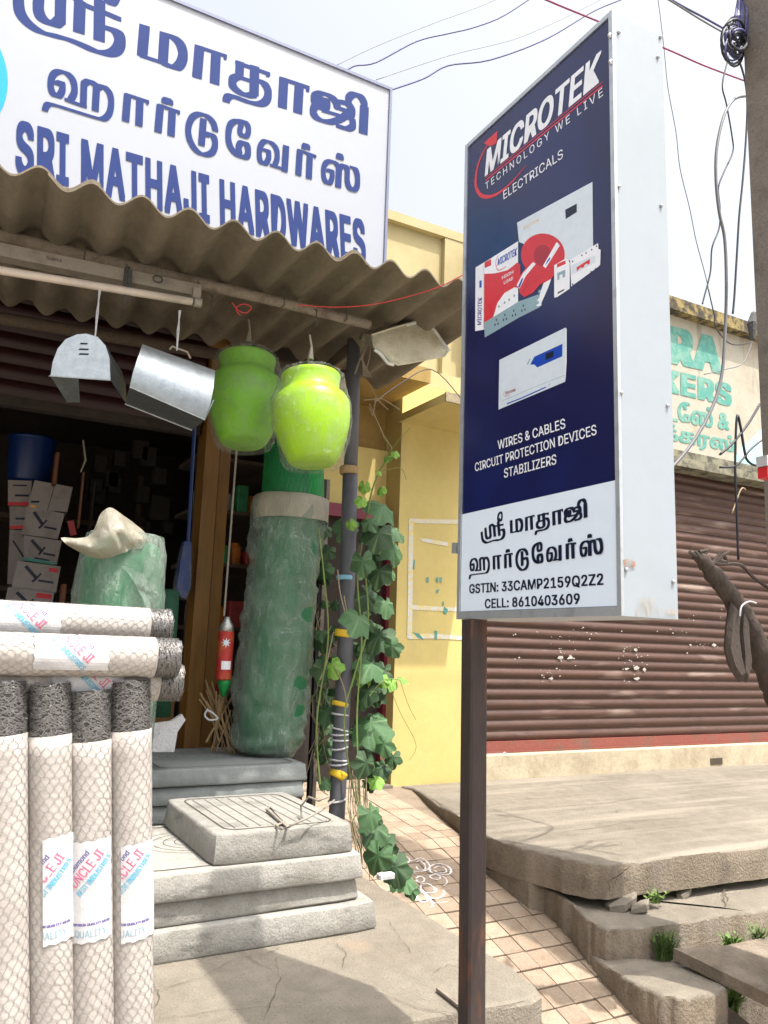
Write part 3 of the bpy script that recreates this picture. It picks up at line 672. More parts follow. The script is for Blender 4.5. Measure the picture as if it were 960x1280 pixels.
# padlock
pl = thing('padlock', 'old padlock hanging from the left end of the shutter bottom bar', 'padlock', P(631,948,Y=4.72))
c = P(631,946,Y=4.72); g = G(); g.tube([c+V((-.028*math.cos(a)*.7, 0, .028*math.sin(a)+.0)) for a in [PI*k/8 for k in range(9)]], .006, 6); part('shackle', g, M['steel'], pl)
g = G(); rings = []
for yy, k in ((-.014,.8),(-.011,1),(.011,1),(.014,.8)): rings.append([c+V((.036*k*math.cos(2*PI*i/14), yy, -.03+.034*k*math.sin(2*PI*i/14))) for i in range(14)])
g.loft(rings, True, True); part('lock_body', g, M['batten'], pl)
g = G(); g.box(tuple(c+V((-.16,.0,.0))), tuple(c+V((.0,.02,.025)))); solo('shutter_hasp', g, M['steel'], 'flat steel hasp bolted to the shutter beside the padlock', 'hasp')
# small drain hole brick
g = G(); a = P(888,948,Y=4.65); b = P(903,955,Y=4.65); g.box((a.x,4.647,b.z),(b.x,4.651,a.z)); part('drain_hole', g, M['crack'], sb)
# painted lettering
def wall_text(s, BL, BR, TL, m, parent, Yp, **kw):
    g = G(); text_on(g, s, P(*BL,Y=Yp), P(*BR,Y=Yp), P(*TL,Y=Yp), **kw); return part('painted_lettering', g, m, parent)
wall_text('RA', (834,453),(903,468),(834,406), M['teal'], sb, 4.696, offset=.055, spacing=1.12)
wall_text('KERS', (826,488),(915,508),(826,459), M['teal'], sb, 4.696, offset=.055, spacing=1.12)
wall_text('\u0b9f\u0bc7\u0bb8\u0bcd &', (832,525),(912,538),(832,498), M['teal'], sb, 4.696, offset=.04)
wall_text('\u0b95\u0bcd\u0b95\u0bb0\u0bb8\u0bcd', (826,553),(919,570),(826,527), M['teal'], sb, 4.696, offset=.04)
g = G(); g.poly([P(x,y,Y=4.6965) for x, y in ((905,585),(918,575),(925,560),(940,548),(952,535),(990,540),(990,595),(925,592))]); part('blue_paint_patch', g, M['skyblue'], sb)

# ================================================================== HARDWARE SHOP
sh = thing('hardware_shop', 'dim open fronted hardware shop stacked with goods under a corrugated awning', 'building', (-.5,4.5,.7))
FY = 3.62
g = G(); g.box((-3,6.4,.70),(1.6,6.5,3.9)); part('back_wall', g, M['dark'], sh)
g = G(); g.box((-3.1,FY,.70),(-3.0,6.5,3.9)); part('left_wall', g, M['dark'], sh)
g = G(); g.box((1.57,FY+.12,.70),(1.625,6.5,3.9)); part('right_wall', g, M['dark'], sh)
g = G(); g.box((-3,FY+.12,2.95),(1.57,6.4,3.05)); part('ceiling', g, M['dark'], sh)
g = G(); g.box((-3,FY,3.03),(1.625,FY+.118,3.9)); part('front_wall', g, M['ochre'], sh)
g = G(); g.box((-3,3.46,2.965),(1.60,FY-.001,3.04)); part('added_sun_seal', g, M['darkwood'], sh)  # hidden strip added to keep sun off the shutter slats behind the awning
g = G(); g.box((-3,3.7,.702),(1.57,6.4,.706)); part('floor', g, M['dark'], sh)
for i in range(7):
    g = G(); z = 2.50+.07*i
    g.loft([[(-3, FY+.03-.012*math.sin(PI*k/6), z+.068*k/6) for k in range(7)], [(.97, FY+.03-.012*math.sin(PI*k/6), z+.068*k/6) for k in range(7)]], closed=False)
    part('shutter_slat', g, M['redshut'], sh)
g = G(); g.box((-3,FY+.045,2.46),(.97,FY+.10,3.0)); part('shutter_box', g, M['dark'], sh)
ja = P(240,545,Y=FY-.02); jb = P(268,560,Y=FY-.02)
g = G(); g.box((.985,FY-.02,.702),(1.055,FY+.1,3.0)); part('door_jamb', g, M['jamb'], sh)
g = G(); g.box((1.063,FY+.0,.702),(1.115,FY+.1,3.0)); part('door_jamb', g, M['jamb'], sh)
g = G(); g.box((1.055,FY+.02,.702),(1.063,FY+.1,3.0)); part('jamb_groove', g, M['dark'], sh)
g = G(); g.box((.70,FY+.14,.702),(.97,FY+.17,1.50)); part('wood_panel', g, M['jamb'], sh)

# goods inside
def shelf_thing(name, label, cat, lo, hi, m, group=None):
    g = G(); g.bbox(lo, hi, .006); return solo(name, g, m, label, cat, group=group)
# metal shelf rack behind second opening
rk = thing('shelf_rack', 'dark shelf rack holding small stock behind the green covered roll', 'shelf', (1.35,4.6,.7))
for z in (1.2,1.55,1.9,2.2,2.5):
    g = G(); g.box((1.13,4.3,z),(1.56,4.7,z+.02)); part('shelf', g, M['darkwood'], rk)
for x in (1.13,1.54):
    g = G(); g.box((x,4.28,.7),(x+.02,4.30,2.9)); part('upright', g, M['darkwood'], rk)
cols = [('red',(.25,.03,.03)),('orange',(.45,.15,.02)),('green',(.02,.16,.06)),('grey',(.22,.22,.2)),('brown',(.12,.06,.03)),('pale',(.35,.33,.3))]
for c_, rgb in cols: M['st_'+c_] = mat('stock_'+c_, rgb, .6, var=.2, scale=20, bump=.1)
k = 0
for z in (1.22,1.57,1.92,2.22):
    x = 1.15
    while x < 1.50:
        ww = rnd.uniform(.05,.11); hh = rnd.uniform(.08,.2); nm, _ = cols[(k*5+2) % 6]; k += 1
        g = G()
        if k % 2: g.bbox((x,4.32,z),(x+ww-.01,4.45,z+hh),.006)
        else: g.lathe([(ww*.42,0),(ww*.45,hh*.1),(ww*.45,hh*.8),(ww*.3,hh)], (x+ww/2,4.4,z), 12)
        lv = {1.22:'lowest',1.57:'second',1.92:'third',2.22:'top'}[z]
        solo('stock_'+('box' if k % 2 else 'jar'), g, M['st_'+nm], f'{nm} {"packet" if k % 2 else "jar"} on the {lv} shelf of the dark rack, item {"one" if x < 1.2 else "two" if x < 1.29 else "three" if x < 1.38 else "four" if x<1.45 else "five"} from the left', 'packet' if k % 2 else 'jar', group='small stock on the rack')
        x += ww
# cartons at the left
CG = 'white cartons stacked inside the shop'
def carton(q, Yp, dep, label, prints, band=None):
    """q: front face corners BL BR TR TL in photo pixels at the depth Yp"""
    f = [P(x,y,Y=Yp) for x, y in q]; bk = [p+V((.03,dep,0)) for p in f]
    t = thing('carton', label, 'carton', ((f[0]+f[1])/2), CG)
    g = G(); g.loft([f, bk], True, True); g.f[-2] = g.f[-2]; part('box', g, M['carton'], t)
    def uv(u, v, d=.002): 
        p = (f[0]*(1-u)+f[1]*u)*(1-v)+(f[3]*(1-u)+f[2]*u)*v; return p-V((0,d,0))
    g = G()
    for (u0,v0,u1,v1,wd) in prints:
        a = uv(u0,v0); b = uv(u1,v1); s = (b-a).cross(V((0,1,0))).normalized()*wd*.5
        g.poly([a+s,b+s,b-s,a-s])
    if prints: part('print', g, M['inkblack'], t)
    if band:
        g = G()
        for (u0,v0,u1,v1) in band[1]: g.poly([uv(u0,v0,.0025),uv(u1,v0,.0025),uv(u1,v1,.0025),uv(u0,v1,.0025)])
        part('print_band', g, M[band[0]], t)
KN = [(.2,.85,.5,.45,.018),(.5,.45,.42,.3,.012),(.5,.45,.58,.65,.01),(.55,.38,.9,.36,.012)]
Yc = 4.9
carton([(10,600+32),(38,632),(40,601),(10,600)],Yc+.10,.3,'small carton with a red band at the top left of the stack',[(.3,.4,.9,.4,.012),(.2,.8,.8,.8,.008)],('inkred',[(0,0,1,.14)]))
carton([(12,661),(35,661),(38,633),(12,633)],Yc+.10,.3,'carton with a red band just under the topmost left carton',[(.3,.45,.9,.45,.012)],('inkred',[(0,0,1,.14)]))
carton([(9,730),(32,730),(36,663),(12,662)],Yc+.10,.3,'tall pale carton beneath the two red banded cartons',[(.2,.8,.8,.5,.01)])
carton([(34,636),(84,640),(91,609),(43,600)],Yc,.32,'slanting blank topped carton with a small orange mark',[(.05,.25,.25,.28,.012),(.5,0,.53,1,.003)],('inkorange',[(.06,.06,.2,.14)]))
carton([(27,668),(72,674),(81,642),(34,633)],Yc,.32,'carton printed with a black folded tool, below the slanting carton',KN)
carton([(30,700),(71,706),(77,676),(30,669)],Yc-.02,.32,'carton with a green band and a tool print in the middle of the stack',KN+[(.3,.15,.75,.12,.01)],('teal',[(0,-.02,.95,.1)]))
carton([(14,735),(70,741),(76,708),(22,701)],Yc-.05,.34,'bright carton with a tool print, second from the bottom',KN,('inkred',[(.74,.75,.95,.9)]))
carton([(3,768),(62,770),(68,741),(10,734)],Yc-.07,.34,'lowest visible carton with a red corner mark and tool print',KN,('inkred',[(.62,.72,.95,.92)]))
g = G(); c = P(37,600,Y=5.0); r_ = .13
g.lathe([(r_*.86,0),(r_*.9,.01),(r_,.25),(r_*1.06,.255),(r_*1.06,.27),(r_*.98,.27),(r_*.9,.02)], (c.x,c.y+.1,c.z-.0), 28)
solo('blue_bucket', g, M['bluebucket'], 'blue plastic bucket standing on top of the cartons', 'bucket', smooth=True)
# hanging tools and brown handles behind the cartons
g = G(); a = P(93,640,Y=4.3); g.tube([P(104,550,Y=4.3),P(107,575,Y=4.3),P(101,590,Y=4.3)],[.004,.006,.004],5); solo('hanging_chain', g, M['batten'], 'short bright chain hanging in the dark above the brown handle', 'chain')
g = G(); g.box(tuple(P(97,660,Y=4.4)), tuple(P(106,590,Y=4.4)+V((0,.04,0)))); solo('wooden_handle', g, M['brown'], 'reddish brown wooden handle upright behind the cartons', 'handle')
g = G(); g.poly([P(x,y,Y=4.32) for x, y in ((84,652),(92,650),(96,668),(88,670))]); g.poly([P(x,y,Y=4.35) for x, y in ((84,652),(92,650),(96,668),(88,670))]); solo('red_tag', g, M['st_red'], 'small red tag beside the wooden handle', 'tag')
for x, w_, y0, y1, lb in ((66,9,565,605,'brown upright packet behind the blue bucket'),(112,8,600,668,'dark grey tool bundle right of the wooden handle'),(74,10,730,770,'brown wooden block beside the lowest cartons')):
    g = G(); a = P(x,y1,Y=4.42); b = P(x+w_,y0,Y=4.42); g.bbox((a.x,4.42,a.z),(b.x,4.5,b.z),.005); solo('stock_item', g, M['brown'] if x != 112 else M['greybox'], lb, 'stock')
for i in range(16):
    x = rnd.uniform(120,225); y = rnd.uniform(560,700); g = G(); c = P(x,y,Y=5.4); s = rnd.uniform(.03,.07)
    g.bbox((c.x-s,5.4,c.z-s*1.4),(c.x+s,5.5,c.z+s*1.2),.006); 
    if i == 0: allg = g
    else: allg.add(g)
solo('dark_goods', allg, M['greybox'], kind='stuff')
g = G()
g.box((-.2,5.38,1.3),(1.1,5.6,1.33)); g.box((-.2,5.38,1.75),(1.1,5.6,1.78)); g.box((-.2,5.38,2.2),(1.1,5.6,2.23)); g.box((-.2,5.55,.7),(-.17,5.6,2.6)); g.box((1.07,5.55,.7),(1.1,5.6,2.6))
solo('back_shelf', g, M['darkwood'], 'dark shelf at the back of the shop behind the green bundle', 'shelf')
# blue handled broom by the jamb
br = thing('blue_broom', 'blue broom with a long handle leaning by the varnished door jamb', 'broom', P(228,740,Y=3.58))
g = G(); g.tube([P(243,535,Y=3.57),P(235,680,Y=3.57)], .008, 8); part('handle', g, M['bluebucket'], br)
g = G(); a = [P(x,y,Y=3.55) for x, y in ((231,676),(239,678),(238,735),(232,748),(220,742),(226,700))]; g.loft([a,[p+V((0,.05,0)) for p in a]], True, True); part('brush_head', g, M['bluebucket'], br)
g = G(); a = [P(x,y,Y=3.535) for x, y in ((229,680),(241,684),(239,735),(233,750),(217,744),(224,700))]; g.loft([a,[p+V((.01,.08,0)) for p in a]], True, True); part('plastic_wrap', g, M['bag'], br)
# green bundle wrapped in plastic, with the sheet flared open above it
gb = thing('wrapped_green_bundle', 'pale green bundle wrapped in plastic sheet with its beige top flared open', 'bundle', P(145,790,Y=2.9))
c = P(145,800,Y=2.75); zt = P(145,672,Y=2.75).z; rad = .135
wob = lambda u, i: 1+.03*math.sin(u*2*PI*3+i*.7)+.018*math.sin(u*2*PI*7+i*1.3)
g = G(); g.lathe([(rad*.97,.705-c.z),(rad*.99,-.1),(rad,0),(rad*.99,.12),(rad*.96,zt-c.z-.09),(rad*.86,zt-c.z-.03),(rad*.5,zt-c.z)], (c.x,c.y,c.z), 40, wob=wob); part('green_roll', g, M['netd'], gb, smooth=True)
g = G(); zz = [.705-c.z+.27*k/1.0 for k in range(0)]
prof = [(rad*1.05,.71-c.z)]+[(rad*(1.07+.02*math.sin(k*1.7)), -.1+k*.05) for k in range(7)]+[(rad*1.02,zt-c.z-.05),(rad*.92,zt-c.z+.01)]
g.lathe(prof, (c.x,c.y,c.z), 48, wob=lambda u, i: 1+.03*math.sin(u*2*PI*5+i*.9)+.02*math.sin(u*2*PI*11+i*2)); part('plastic_wrap', g, M['bagmilky'], gb, smooth=True)
def sheet(rows, m, parent, name, th=.002):
    """rows of (x,y,depth) photo points -> smooth crumpled sheet"""
    rr = [[P(a[0],a[1],Y=a[2]) for a in cat(r, 9)] for r in rows]
    cols_ = [cat([tuple(rr[i][j]) for i in range(len(rr))], 10) for j in range(len(rr[0]))]
    grid = [[V(cols_[j][i])+V((0,rnd.uniform(-.0007,.0007),0)) for j in range(len(cols_))] for i in range(len(cols_[0]))]
    for row in grid:
        for p in row:
            f = abs(mnoise.noise(V((p.x*16, p.y*9, p.z*13))))*.030+mnoise.noise(V((p.x*45, p.y*30, p.z*38)))*.006
            p.x += f*.4; p.y -= f; p.z -= f*.25
    g = G(); g.loft(grid, closed=False); return part(name, g, m, parent, smooth=True)
sheet([[(72,671,2.66),(100,672,2.63),(112,668,2.62),(121,651,2.60),(134,634,2.60),(151,643,2.62),(172,658,2.68),(190,673,2.74)],
       [(82,680,2.64),(106,684,2.61),(121,682,2.59),(132,673,2.57),(142,664,2.56),(157,666,2.58),(175,671,2.64),(190,683,2.73)],
       [(104,693,2.68),(119,698,2.66),(131,698,2.63),(142,695,2.61),(153,691,2.60),(164,687,2.62),(176,686,2.67),(187,692,2.75)]], M['bagbeige'], gb, 'flared_sheet')
sheet([[(188,672,2.78),(180,684,2.70),(165,698,2.65),(148,706,2.63)],[(194,700,2.79),(187,706,2.70),(178,715,2.64),(165,724,2.60)],[(198,730,2.80),(194,740,2.70),(188,750,2.64),(180,758,2.60)],[(198,775,2.80),(195,780,2.70),(190,785,2.64),(184,790,2.60)]], M['bagmilky'], gb, 'folded_sheet')
g = G(); c = P(207,770,Y=3.3); g.lathe([(.05,-.4),(.05,.0),(.048,.10),(.02,.11)], (c.x,c.y,c.z), 20); solo('green_net_roll', g, M['netdark'], 'short dark green net roll standing behind the mesh roll ends', 'net roll', smooth=True)
# white cloth behind
g = G(); q = [P(x,y,Y=3.0) for x, y in ((190,905),(215,902),(228,893),(232,900),(222,915),(218,940),(190,940))]; g.loft([q,[p+V((0,.03,0)) for p in q]], True, True); solo('white_cloth', g, M['cloth'], 'crumpled white cloth tucked between the mesh rolls and the grey slabs', 'cloth', auto=30)

# ================================================================== AWNING
aw = thing('corrugated_awning', 'weathered corrugated cement sheet awning over the hardware shop front', 'awning', (.6,2.9,2.75))
A0 = P(51,211,Y=2.34); Dv = R @ V((5-480.0, -(712-640.0), -FPX)); Dv = Dv/Dv.y; EX = V((1,0,.027)); PT = .1457
def roofp(s, t, dz=0.0):
    z = -.024+.024*math.cos(2*PI*s/PT)+dz
    dr = .10*max(0,min(1,(s-1.05)/.55))**1.5*max(0,min(1,t/1.0))
    return A0+EX*s+Dv*t+V((0,0,z-dr))
def sheet_piece(s0, s1, t0, t1, lift):
    g = G(); ns = int((s1-s0)/PT*16); nt_ = 8; th = .007
    top = []; bot = []
    for j in range(nt_+1):
        t = t0+(t1-t0)*j/nt_
        top.append([roofp(s0+(s1-s0)*i/ns, t, lift+th/2) for i in range(ns+1)]); bot.append([roofp(s0+(s1-s0)*i/ns, t, lift-th/2) for i in range(ns+1)])
    rings = [b+a[::-1] for a, b in zip(top, bot)]
    g.loft(rings, True, True)
    part('corrugated_sheet', g, M['asb'], aw, auto=50)
sheet_piece(-1.9, -.95, 0, 1.25, 0); sheet_piece(-1.03, .02+PT*1.0, .004, 1.25, .009); sheet_piece(.02, .92+PT, 0.0, 1.25, 0.0)
sheet_piece(.92, 1.72, .006, 1.18, .009)
g = G(); pu = lambda x: roofp(x, .42)+V((0,0,-.055))
a = P(240,352,Y=2.76); b = P(462,406,Y=2.72); dd = (b-a).normalized()
g.tube([a-dd*2.2, a-dd*1, a, a.lerp(b,.5)+V((0,0,.004)), b], [.021,.021,.022,.021,.020], 10); part('purlin', g, M['pipe'], aw, smooth=True)
g = G(); a = P(0,398,Y=3.32); b = P(436,470,Y=3.25); dd = (b-a).normalized(); g.tube([a-dd*1.6, a, b], .026, 8); part('purlin', g, M['darkwood'], aw, smooth=True)
g = G(); a = P(443,430,Y=3.10); b = P(395,470,Y=3.5); g.tube([a,b,b+(b-a)*.3], .022, 8); part('strut', g, M['darkwood'], aw)
# tie wires round the purlin
for x, y in ((430,390),(352,372),(245,365),(262,382),(105,322),(392,398)):
    g = G(); c = P(x,y,Y=2.72); g.tube([c+V((.004,0,.04)),c+V((0,-.03,.02)),c+V((-.003,-.032,-.012)),c+V((.006,-.02,-.035)),c+V((.0,.0,-.04))], .0025, 5); part('tie_wire', g, M['wirecore'], aw)
# black rags/cobweb at batten
g = G()
for k in range(9):
    x = 160+rnd.uniform(-3,5); g.tube([P(x,335+rnd.uniform(-4,4),Y=2.66),P(x+rnd.uniform(-3,2),360,Y=2.65),P(x-2+rnd.uniform(-3,2),372+rnd.uniform(0,12),Y=2.65)],[.004,.003,.001],4)
solo('dark_rag', g, M['wirecore'], 'dark cobwebbed rag hanging over the tube light batten', 'rag')
# tube light
tl = thing('tube_light', 'dusty batten with a long unlit fluorescent tube under the awning', 'tube light', P(120,345,Y=2.66))
a = P(-60,302,Y=2.68); b = P(250,366,Y=2.68); up = V((0,0,1)); dx = (b-a).normalized()
g = G(); hw = .022
g.loft([[p+V((0,-.015,.024)), p+V((0,-.02,-.022)), p+V((0,.03,-.022)), p+V((0,.03,.024))] for p in (a, b)], True, True); part('batten', g, M['batten'], tl)
a2 = P(-60,328,Y=2.645); b2 = P(240,377,Y=2.645)
g = G(); g.tube([a2, b2], .0135, 14); part('tube', g, M['tube_white'], tl, smooth=True)
g = G(); c = P(245,378,Y=2.645); g.tube([c-dx*.008, c+dx*.018], .017, 12); g.box(tuple(c+V((-.012,0,0))), tuple(c+V((.014,.03,.055)))); part('tube_holder', g, M['batten'], tl)
g = G(); c = P(197,349,Y=2.655); g.tube([c+V((.016*math.cos(t),-.002,.012*math.sin(t))) for t in [2*PI*k/12 for k in range(13)]], .0028, 5); part('starter_ring', g, M['wirecore'], tl)
g = G(); text_on(g, 'SURYA', P(58,324,Y=2.658), P(78,328,Y=2.658), P(58,320,Y=2.658)); part('maker_lettering', g, M['wirecore'], tl)
# red thread and thread knot
g = G(); g.tube([P(x,y,Y=yy) for x, y, yy in cat([(372,381,2.55),(420,384,2.5),(470,380,2.45),(520,368,2.4),(550,358,2.33),(580,343,2.25),(700,280,2.0)])], .0018, 5); solo('red_thread', g, M['redthread'], 'red thread stretched under the right end of the awning', 'thread')
g = G(); g.tube([P(x,y,Y=2.62) for x, y in cat([(290,378),(298,388),(308,391),(314,384),(304,380),(295,386),(300,394)])], .0018, 5); solo('red_knot', g, M['redthread'], 'tangle of red thread tied beneath the awning purlin', 'thread')

# ---- shop banner
bn = thing('shop_banner', 'white and blue signboard lettered in Tamil and English above the awning', 'signboard', (.5,2.97,2.95))
BY = 2.95; tr_ = P(488,112,Y=BY); zt = 4.055; xr = 1.55
g = G(); g.box((-.75,BY,2.95),(xr,BY+.03,zt)); part('flex_face', g, M['banner'], bn)
g = G()
g.box((-.75,BY-.008,zt),(xr+.012,BY+.04,zt+.014)); g.box((xr,BY-.008,2.95),(xr+.012,BY+.04,zt-.0005)); part('frame', g, M['bframe'], bn)
def strokes_plane(strs, fn, skew=.3, step=.0000022):
    g = G(); d = .0008
    for q in pieces(strs, skew):
        g.poly([fn(x, y, d) for x, y in q]); d += step
    return g
fnb = lambda x, y, d: P(x, y, Y=BY-d)
part('tamil_lettering', strokes_plane(SRI+LINE1+LINE2, fnb), M['bannerblue'], bn)
g = G(); text_on(g, 'SRI MATHAJI HARDWARES', P(19,216,Y=BY-.002), P(458,331,Y=BY-.002), P(20,149,Y=BY-.002), offset=.042, spacing=1.12); part('english_lettering', g, M['bannerblue'], bn)
g = G(); c = P(-62,90,Y=BY-.002); rx = P(12,90,Y=BY-.002).x-c.x
g.poly([c+V((rx*math.cos(2*PI*k/48),0,rx*1.35*math.sin(2*PI*k/48))) for k in range(48)]); part('logo_disc', g, M['bannercyan'], bn)

# ================================================================== POST, LAMP, HANGING GOODS
po = thing('awning_post', 'grey pipe post bound with ties and yellow tape holding up the awning', 'post', (1.5,3.12,.7))
pt = P(441,455,Y=3.12); pb = P(420,1040,Y=3.12)
def onpost(y): 
    t = (y-455)/(1040-455); return pt.lerp(P(421,1035,Y=3.12), 0) if t < 0 else P(441-20*t, y, Y=3.12)
g = G(); g.tube([P(442,425,Y=3.12), P(441,500,Y=3.12), P(438,590,Y=3.12)], [.031,.031,.031], 16); part('upper_pipe', g, M['post'], po, smooth=True)
g = G(); b = P(420,1040,Y=3.12); g.tube([P(438,588,Y=3.12), P(432,800,Y=3.12), b, V((b.x-.003,b.y,.70))], .034, 16); part('lower_pipe', g, M['post'], po, smooth=True)
def band(y, h, m, name, r=.037, tilt=0.0):
    t = (y-455)/585; c = P(441-21*t, y, Y=3.12); g = G()
    g.lathe([(r,-h/2),(r+.002,-h/4),(r+.002,h/4),(r,h/2)], (0,0,0), 16); Mx = Matrix.Translation(c) @ Matrix.Rotation(tilt, 4, 'Y') 
    for v in g.v: v.xyz = Mx @ v
    part(name, g, m, po, smooth=True)
band(588,.035,M['twine'],'twine_wrap',.040); band(722,.02,M['tape_b'],'blue_tape',.0365); band(880,.02,M['tape_y'],'yellow_tape',.0365,.2); band(893,.008,M['cloth'],'white_tie',.037,.1)
for y in (912,918,925,935,950,955,1000): band(y,.007,M['cloth'],'white_tie',.038,rnd.uniform(-.25,.25))
band(968,.035,M['tape_y'],'yellow_tape',.0362,.5); band(792,.03,M['tape_y'],'yellow_tape',.0358,.15)
g = G()
for k in range(7):
    a = rnd.uniform(0,6); c = P(458,425,Y=3.0); g.tube([c+V((rnd.uniform(-.03,.03),-.04,.10)), c+V((rnd.uniform(-.03,.03),-.07,.02)), c+V((rnd.uniform(-.05,.02),-.03,-.10)), c+V((rnd.uniform(-.06,.04),.02,-.16))], .003, 5)
part('rope_tie', g, M['pipe'], po, kind='stuff')
g = G()
for pp in ([(462,480),(472,500),(485,512)],[(470,495),(466,520),(462,510)],[(462,505),(480,545),(490,560)],[(455,500),(478,498),(500,512)]): g.tube([P(x,y,Y=3.1) for x, y in pp], .003, 4)
solo('loose_wires', g, M['drystem'], 'loose dry wire ends hanging beside the post under the awning', 'wire')

# street lamp head under awning
lp = thing('lamp_head', 'dusty street lamp head tied to the awning end', 'lamp', P(505,430,Y=2.78))
def lring(px, wy, hz, Yc_):
    c = P(px[0],px[1],Y=Yc_); return [c+V((0, wy*math.cos(2*PI*k/20), hz*math.sin(2*PI*k/20)*(1 if math.sin(2*PI*k/20) > 0 else .75))) for k in range(20)]
LR = [((452,421),.02,.020,2.86),((462,421),.035,.026,2.84),((474,422),.045,.028,2.82)]
g = G(); g.loft([lring(*a) for a in LR], True, True); part('neck', g, M['pipe'], lp, smooth=True)
out1 = [(464,419),(488,411),(512,404),(530,403),(541,409),(552,424),(561,438),(556,445),(535,449),(515,453),(497,456),(488,451),(478,441),(468,434)]
yq = lambda y: 2.76-(y-402)*.0016
q = [P(x,y,Y=yq(y)) for x, y in out1]; cc = sum(q, V((0,0,0)))/len(q)
bk = [p+V((0,.07,.035)) for p in q]
g = G(); g.loft([[cc+V((0,.075,.04))+(p-cc)*.75 for p in q], bk, q], True, False); part('housing', g, M['pipe'], lp, auto=40)
g = G(); g.loft([[p+V((0,.002,.001)) for p in q],[cc+(p-cc)*.90+V((0,-.010,-.006)) for p in q],[cc+(p-cc)*.55+V((0,-.016,-.011)) for p in q]], False, True); part('lens_cover', g, M['lampshell'], lp, auto=60)
g = G(); g.tube([P(x,y,Y=yq(y)-.004) for x, y in out1+[out1[0]]], .0045, 6); part('gasket', g, M['lampshell'], lp, smooth=True)
g = G(); g.tube([P(x,y,Y=yq(y)-.006) for x, y in cat([(508,407),(520,403),(531,404),(541,411),(551,425),(561,439)])], .0085, 8); part('rim', g, M['lamprim'], lp, smooth=True)
g = G(); g.tube([P(x,y,Y=2.68) for x, y in cat([(468,437),(476,443),(484,453),(492,456)])], .007, 8); part('rim', g, M['lamprim'], lp, smooth=True)

# galvanised dustpans
DG = 'galvanised dustpans hanging under the awning'
def solid(q, d, m, parent, name, th=.0025):
    g = G(); g.loft([q,[p+d for p in q]], True, True); return part(name, g, m, parent, auto=30)
d1 = thing('dustpan', 'round topped galvanised dustpan with slots hanging at the left', 'dustpan', P(100,475,Y=2.6), DG)
Yd = 2.6
D_ = [(63,470),(66,452),(72,436),(82,424),(96,418),(108,417),(122,421),(132,432),(137,448),(138,475)]
face = [P(x,y,Y=Yd) for x, y in D_]; off = P(158,505,Y=Yd+.13)-P(138,475,Y=Yd)
slot_y = (428,434,440); 
g = G(); g.loft([[p for p in face],[p+V((0,.003,0)) for p in face]], True, True); part('back_plate', g, M['galv'], d1, auto=30)
g = G(); outer = face; inn = [p+(off*1.0) for p in face]; n0 = len(g.v)
rim = [face[i] for i in range(len(face))]
cc = sum(face, V((0,0,0)))/len(face)
taper = [cc+(p-cc)*.97 for p in face]
def flg(i0, i1, k):
    a = [face[i] for i in range(i0, i1+1)]; b = [p+off*k for p in a]
    n0 = len(g.v); g.v += a+b; m_ = len(a)
    for j in range(m_-1): g.f.append((n0+j, n0+j+1, n0+m_+j+1, n0+m_+j))
flg(7,9,1.0); part('side_flange', g, M['galv'], d1)
g = G(); flg(0,1,1.0); part('side_flange', g, M['galv'], d1)
g = G(); a = face[0]; b = a+off; g.v += []; g.quad(P(63,470,Y=Yd+.002),P(84,503,Y=Yd+.12),P(100,503,Y=Yd+.12),P(98,473,Y=Yd+.002)); part('base_plate', g, M['galv'], d1)
g = G()
for k, (y, l) in enumerate(((429,10),(436,13),(442,13))):
    g.poly([P(x,yy,Y=Yd-.001) for x, yy in ((105-l*.55,y+1.3),(105-l*.4,y-.6),(105+l*.5,y-.2),(105+l*.4,y+1.6))])
part('slot', g, M['gap'], d1)
g = G(); g.tube([P(61,470,Y=Yd-.001),P(138,475.5,Y=Yd-.001)], .0022, 6); part('rolled_edge', g, M['galv'], d1)
d2 = thing('dustpan', 'rectangular galvanised dustpan tilted beside the round topped one', 'dustpan', P(210,500,Y=2.55), DG)
Yd = 2.55
A_ = [P(178,430,Y=Yd+.05), P(269,463,Y=Yd+.05)]; B_ = [P(172,448,Y=Yd+.01), P(267,484,Y=Yd+.01)]; C_ = [P(166,466,Y=Yd), P(263,505,Y=Yd)]; D2 = [P(162,484,Y=Yd+.01), P(256,525,Y=Yd+.01)]
g = G(); g.loft([A_,B_,C_,D2], closed=False); part('back_plate', g, M['galv'], d2, smooth=True)
g = G(); g.quad(P(162,484,Y=Yd+.012),P(256,525,Y=Yd+.012),P(240,538,Y=Yd+.16),P(156,505,Y=Yd+.16)); part('inner_base', g, M['galv'], d2)
g = G(); g.poly([A_[1],B_[1],C_[1],D2[1],P(240,538,Y=Yd+.16),P(262,480,Y=Yd+.16)]); part('side_flange', g, M['galv'], d2); g = G(); g.poly([A_[0],B_[0],C_[0],D2[0],P(156,505,Y=Yd+.16),P(176,450,Y=Yd+.16)]); part('side_flange', g, M['galv'], d2)
g = G(); g.tube([P(162,484,Y=Yd-.001),P(256,525,Y=Yd-.001),P(267,500,Y=Yd)], .0022, 6); g.tube([P(156,505,Y=Yd+.158),P(240,538,Y=Yd+.158)], .002, 5); part('rolled_edge', g, M['galv'], d2)
g = G(); g.tube([P(x,y,Y=Yd+.06) for x, y in ((212,437),(215,433),(234,440),(238,448))], .0035, 6); part('handle', g, M['batten'], d2)
